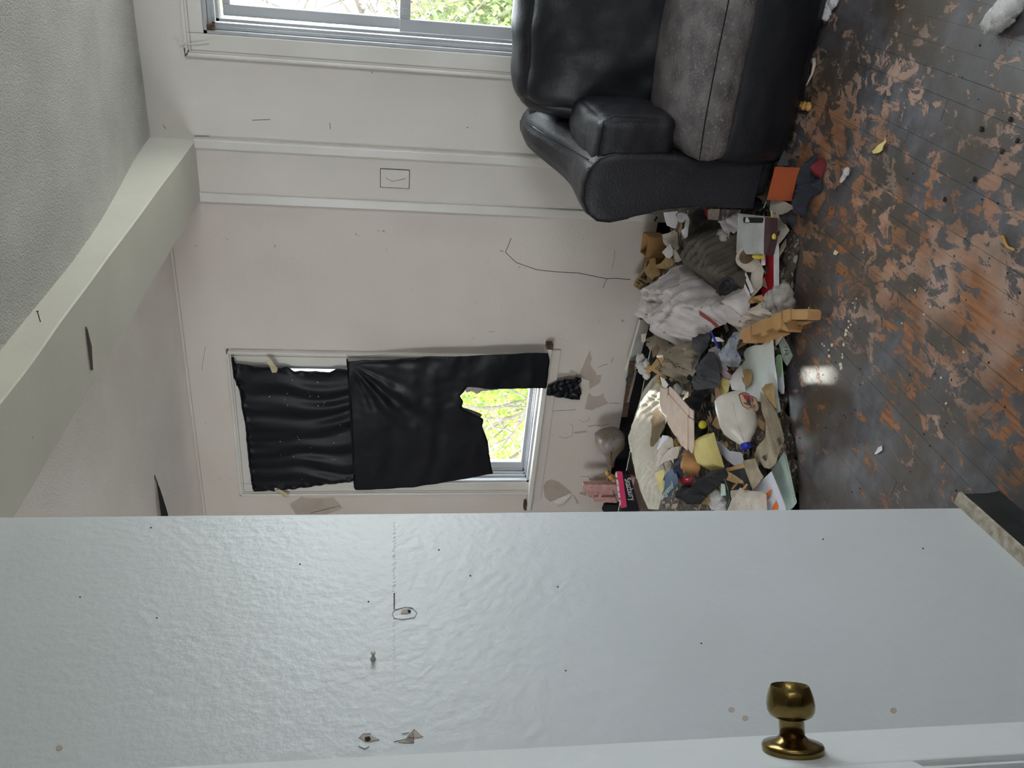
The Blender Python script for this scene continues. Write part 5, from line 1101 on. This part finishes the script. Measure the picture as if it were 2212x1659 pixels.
tag(G().tube([at(1757, 128, Z=.012), at(1759, 140, Z=.012), at(1754, 160, Z=.01), at(1744, 180, Z=.008), at(1735, 192, Z=.006)], [.008, .006, .004, .003, .002], 8).mk('plastic_spoon', m_paperd, smooth=True), 'curved pale plastic stick on the dark floor before the sofa', 'stick')
def floorscrap(name, label, cat, px, m, z=.003, cr=.003, N=16, th=.001, group=None):
    Q = wob([(at(a, b, Z=z).x, at(a, b, Z=z).y) for a, b in px], .0006, step=.008)
    V, Fc = patch(Q, lambda u, v, h: Vector((u, v, z+h)), lambda u, v, d: cr*abs(fn((u, v), 30, 2)), th, N)
    return tag(mk(name, V, Fc, m), label, cat, group)
fz7 = lambda l: cv(1700, 250, 4.32, l)
floorscrap('paper_scrap', 'small torn cream paper scrap on orange worn boards', 'paper', fz7([(805, 330), (850, 280), (920, 225), (930, 190), (925, 250), (905, 320), (850, 350), (805, 355)]), m_yp, .006, .01)
fz3 = lambda l: cv(1612, 500, 3.687, l)
floorscrap('orange_peel', 'twisted dry yellow peel strip at the lower right floor', 'peel', fz3([(2025, 30), (2050, 30), (2070, 80), (2095, 120), (2140, 135), (2130, 155), (2080, 130), (2050, 90)]), m_foam, .004, .006)
floorscrap('card_scrap', 'grey brown card scrap on the floor before the red board', 'card', fz3([(285, 190), (320, 140), (370, 165), (370, 220)]), m_slat)
floorscrap('plastic_clip', 'narrow translucent plastic clip on the floor', 'clip', fz3([(345, 310), (385, 190), (415, 190), (400, 240), (375, 325)]), m_clear, .004)
floorscrap('leaf_scrap', 'small pale leaf shaped scrap on the brown boards', 'scrap', fz3([(690, 180), (710, 145), (735, 165), (715, 188)]), m_chip)
floorscrap('paper_scrap', 'torn white paper bit with dark fleck near the partition', 'paper', cv(1612, 900, 3.687, [(1020, 300), (1050, 245), (1080, 230), (1085, 265), (1040, 300)]), m_paper)
chips = [(815, 715), (830, 740), (812, 765), (797, 790), (790, 820), (605, 895), (620, 910), (655, 945), (680, 905), (775, 900), (765, 975), (765, 1000), (750, 1060), (755, 1085), (660, 990), (498, 608), (395, 600), (932, 165), (878, 535), (850, 570), (865, 605), (1240, 730), (1550, 1165), (1345, 465), (1465, 598), (1415, 660), (1730, 960), (2195, 1100), (1590, 1370), (418, 1135)]
for k, (a, b) in enumerate(chips):
    r = random.uniform(4, 9)*(1.7 if 700 < b < 1100 and 600 < a < 830 else 1)
    pxs = [(a+r*random.uniform(.6, 1.2)*math.cos(q), b+r*1.4*random.uniform(.6, 1.2)*math.sin(q)) for q in np.linspace(0, 6.28, 7)[:-1]]
    floorscrap('paint_chip', 'cream paint chips scattered over the dark floorboards', 'paint chip', fz3(pxs), m_chip, .0015, .001, 6, .001, 'paint chips on the floor')
for a, b in ((2080, 40), (1810, 130), (2005, 340), (1745, 597), (1470, 787), (2150, 240)):
    p = at(1700+a/4.32, 250+b/4.32, Z=.003)
    clump('dark_crumb', 'dark dried crumbs scattered on the worn floorboards', 'crumb', [(p, .005), (p+Vector((.004, .002, 0)), .004)], m_dirt, a, 'dark crumbs on the floor', sub=2)
g = G(); random.seed(5)
for k in range(900):
    x, y = random.uniform(-3.0, .4), random.uniform(.9, 3.6)
    if random.random() > math.exp(-((x+1.1+.6*(y-2.4))/.7)**2)+.15: continue
    r = random.uniform(.0012, .004); V = [Vector((x, y, .001))+Vector((v.x, v.y, v.z*.5))*r*random.uniform(.7, 1.3) for v in ICO2[0][:12]]
    bm = None; q = random.uniform(0, 6.28); c, s_ = math.cos(q)*r, math.sin(q)*r
    g.add([(x+c, y+s_, .0008), (x-s_, y+c, .0008), (x-c*1.3, y-s_*1.3, .0008), (x+s_*.7, y-c*.7, .0008), (x, y, .001+r*.7)], [(0, 1, 4), (1, 2, 4), (2, 3, 4), (3, 0, 4), (3, 2, 1, 0)])
tag(g.mk('grit', m_dirt), 'fine grit and crumbs strewn over the floorboards', 'grit', kind='stuff')

# ================================================================== OUTSIDE
gr = boxo('lawn', (-30, WY+.2, -.75), (25, 40, -.6), m_lawn); tag(gr, 'pale grey lawn outside the windows, lightened to bounce light indoors', 'lawn', kind='stuff')
def leafcloud(name, parent, C, R, n, m, size, seed=0, kind='stuff', up=0, pw=.45):
    random.seed(seed); g = G(); C = Vector(C)
    for _ in range(n):
        d = Vector((random.gauss(0, 1), random.gauss(0, 1), random.gauss(0, 1))).normalized()*random.random()**pw
        p = C+Vector((d.x*R[0], d.y*R[1], d.z*R[2])); s_ = size*random.uniform(.6, 1.4)
        a = Vector((random.gauss(0, 1), random.gauss(0, 1), random.gauss(0, 1)+up)).normalized(); b = a.orthogonal().normalized(); b = (b+a.cross(b)*random.uniform(-2, 2)).normalized()
        g.add([p-a*s_, p+b*s_*.55, p+a*s_, p-b*s_*.55], [(0, 1, 2, 3)])
    return g.mk(name, m, parent, kind=kind)
def stems(parent, C, n, h, r, m, seed=0, spread=1, lean=.5, depth=3):
    random.seed(seed); g = G()
    def br(p, d, L, r, k):
        pts = [p]; 
        for i in range(4): d = (d+Vector((random.gauss(0, .18), random.gauss(0, .18), random.gauss(0, .14)))).normalized(); pts.append(pts[-1]+d*L/4)
        g.tube(pts, [r*(1-.14*i) for i in range(5)], 5, False)
        if k:
            for _ in range(3): br(pts[random.randint(1, 4)], (d+Vector((random.gauss(0, .6), random.gauss(0, .6), random.gauss(0, .5)))).normalized(), L*.68, r*.55, k-1)
    for i in range(n): br(Vector(C)+Vector((random.uniform(-1, 1)*spread, random.uniform(-1, 1)*spread*.4, 0)), Vector((random.gauss(0, lean), random.gauss(0, lean*.5), 1)).normalized(), h, r, depth)
    return g.mk('branches', m, parent)
def bush(label, C, R, n, m, size, seed, stemn=5, up=0, group=None, name='shrub'):
    t = thing(name, label, name, (C[0], C[1], -.6), group)
    leafcloud('foliage', t, C, R, n, m, size, seed, up=up)
    stems(t, (C[0], C[1], -.6), stemn, C[2]+.6+R[2]*.4, .02, m_bark, seed, R[0]*.5, .4, 2)
    return t
bush('bright yellow green shrub close outside the small window', (-3.9, 6.9, .5), (1.2, .6, 1.0), 7000, m_leaf, .028, 1, 7)
bush('leafy green shrub behind the bright one outside the small window', (-6.0, 8.2, .6), (1.8, .9, 1.4), 6500, m_leaf, .04, 2, 7)
bush('feathery evergreen shrub outside the large window beside the sofa', (-.75, 6.6, .55), (.75, .5, .95), 7000, m_leaf2, .026, 3, 6, 1.6)
bush('dark hedge shrub far behind the evergreen', (-3.0, 12.5, 0), (3.0, .8, 1.0), 3000, m_leaf3, .09, 4, 6)
bush('dense brown leafless thicket far behind the evergreen shrub', (-1.3, 10.2, .35), (2.0, .6, 1.45), 9000, mat('dry_twigs', (104, 94, 86), (80, 72, 64), 4, .9), .035, 14, 9, .5, name='thicket')
tr1 = thing('bare_tree', 'bare branched tree with tiny buds outside the large window', 'tree', (-1.2, 9.0, -.6)); stems(tr1, (-1.3, 9.0, -.6), 6, 2.2, .055, m_bark, 8, .9, .4, 4)
leafcloud('buds', tr1, (-1.2, 9.0, 2.6), (2.4, 1.4, 1.6), 700, m_leaf, .03, 9)
tr2 = thing('bare_tree', 'thicket of pale leafless stems in front of the evergreen shrub', 'tree', (-1.5, 7.6, -.6)); stems(tr2, (-1.6, 7.6, -.6), 12, 1.3, .018, m_bark, 12, 1.2, .5, 3)
crown = thing('added_shade_tree', 'added unseen leafy tree blocking the sun from the large window', 'tree', (-1.5, 7.6, -.6))  # crown added out of view to keep direct sun off the sofa
leafcloud('foliage', crown, (-1.45, 6.7, 4.85), (1.35, .9, .95), 9000, m_leaf3, .08, 21); stems(crown, (-1.0, 6.8, -.6), 1, 4.6, .09, m_bark, 22, .1, .1, 2)
sc2 = thing('added_shade_tree', 'added unseen leafy tree narrowing the sunbeam through the small window', 'tree', (-5.3, 7.2, -.6))  # second crown added out of view; its edge trims the sun patch
leafcloud('foliage', sc2, (-5.50, 6.9, 4.75), (1.15, .7, 1.5), 9000, m_leaf3, .08, 31, pw=.25); stems(sc2, (-5.6, 7.2, -.6), 1, 4.6, .09, m_bark, 32, .1, .1, 2)
hs = thing('neighbour_house', 'grey sided neighbouring house beyond the shrubs', 'house', (-9, 17, -.6))
boxo('wall', (-13, 16, -.6), (-5.5, 20, 2.3), m_siding, hs)
G().add([(-13.4, 15.6, 2.3), (-5.1, 15.6, 2.3), (-5.1, 20.4, 2.3), (-13.4, 20.4, 2.3), (-13.4, 18, 4.2), (-5.1, 18, 4.2)], [(0, 1, 5, 4), (2, 3, 4, 5), (0, 4, 3), (1, 2, 5), (3, 2, 1, 0)]).mk('roof', m_roof, hs)
boxo('window', (-9.0, 15.93, .4), (-8.0, 16.0, 1.7), m_alu, hs)
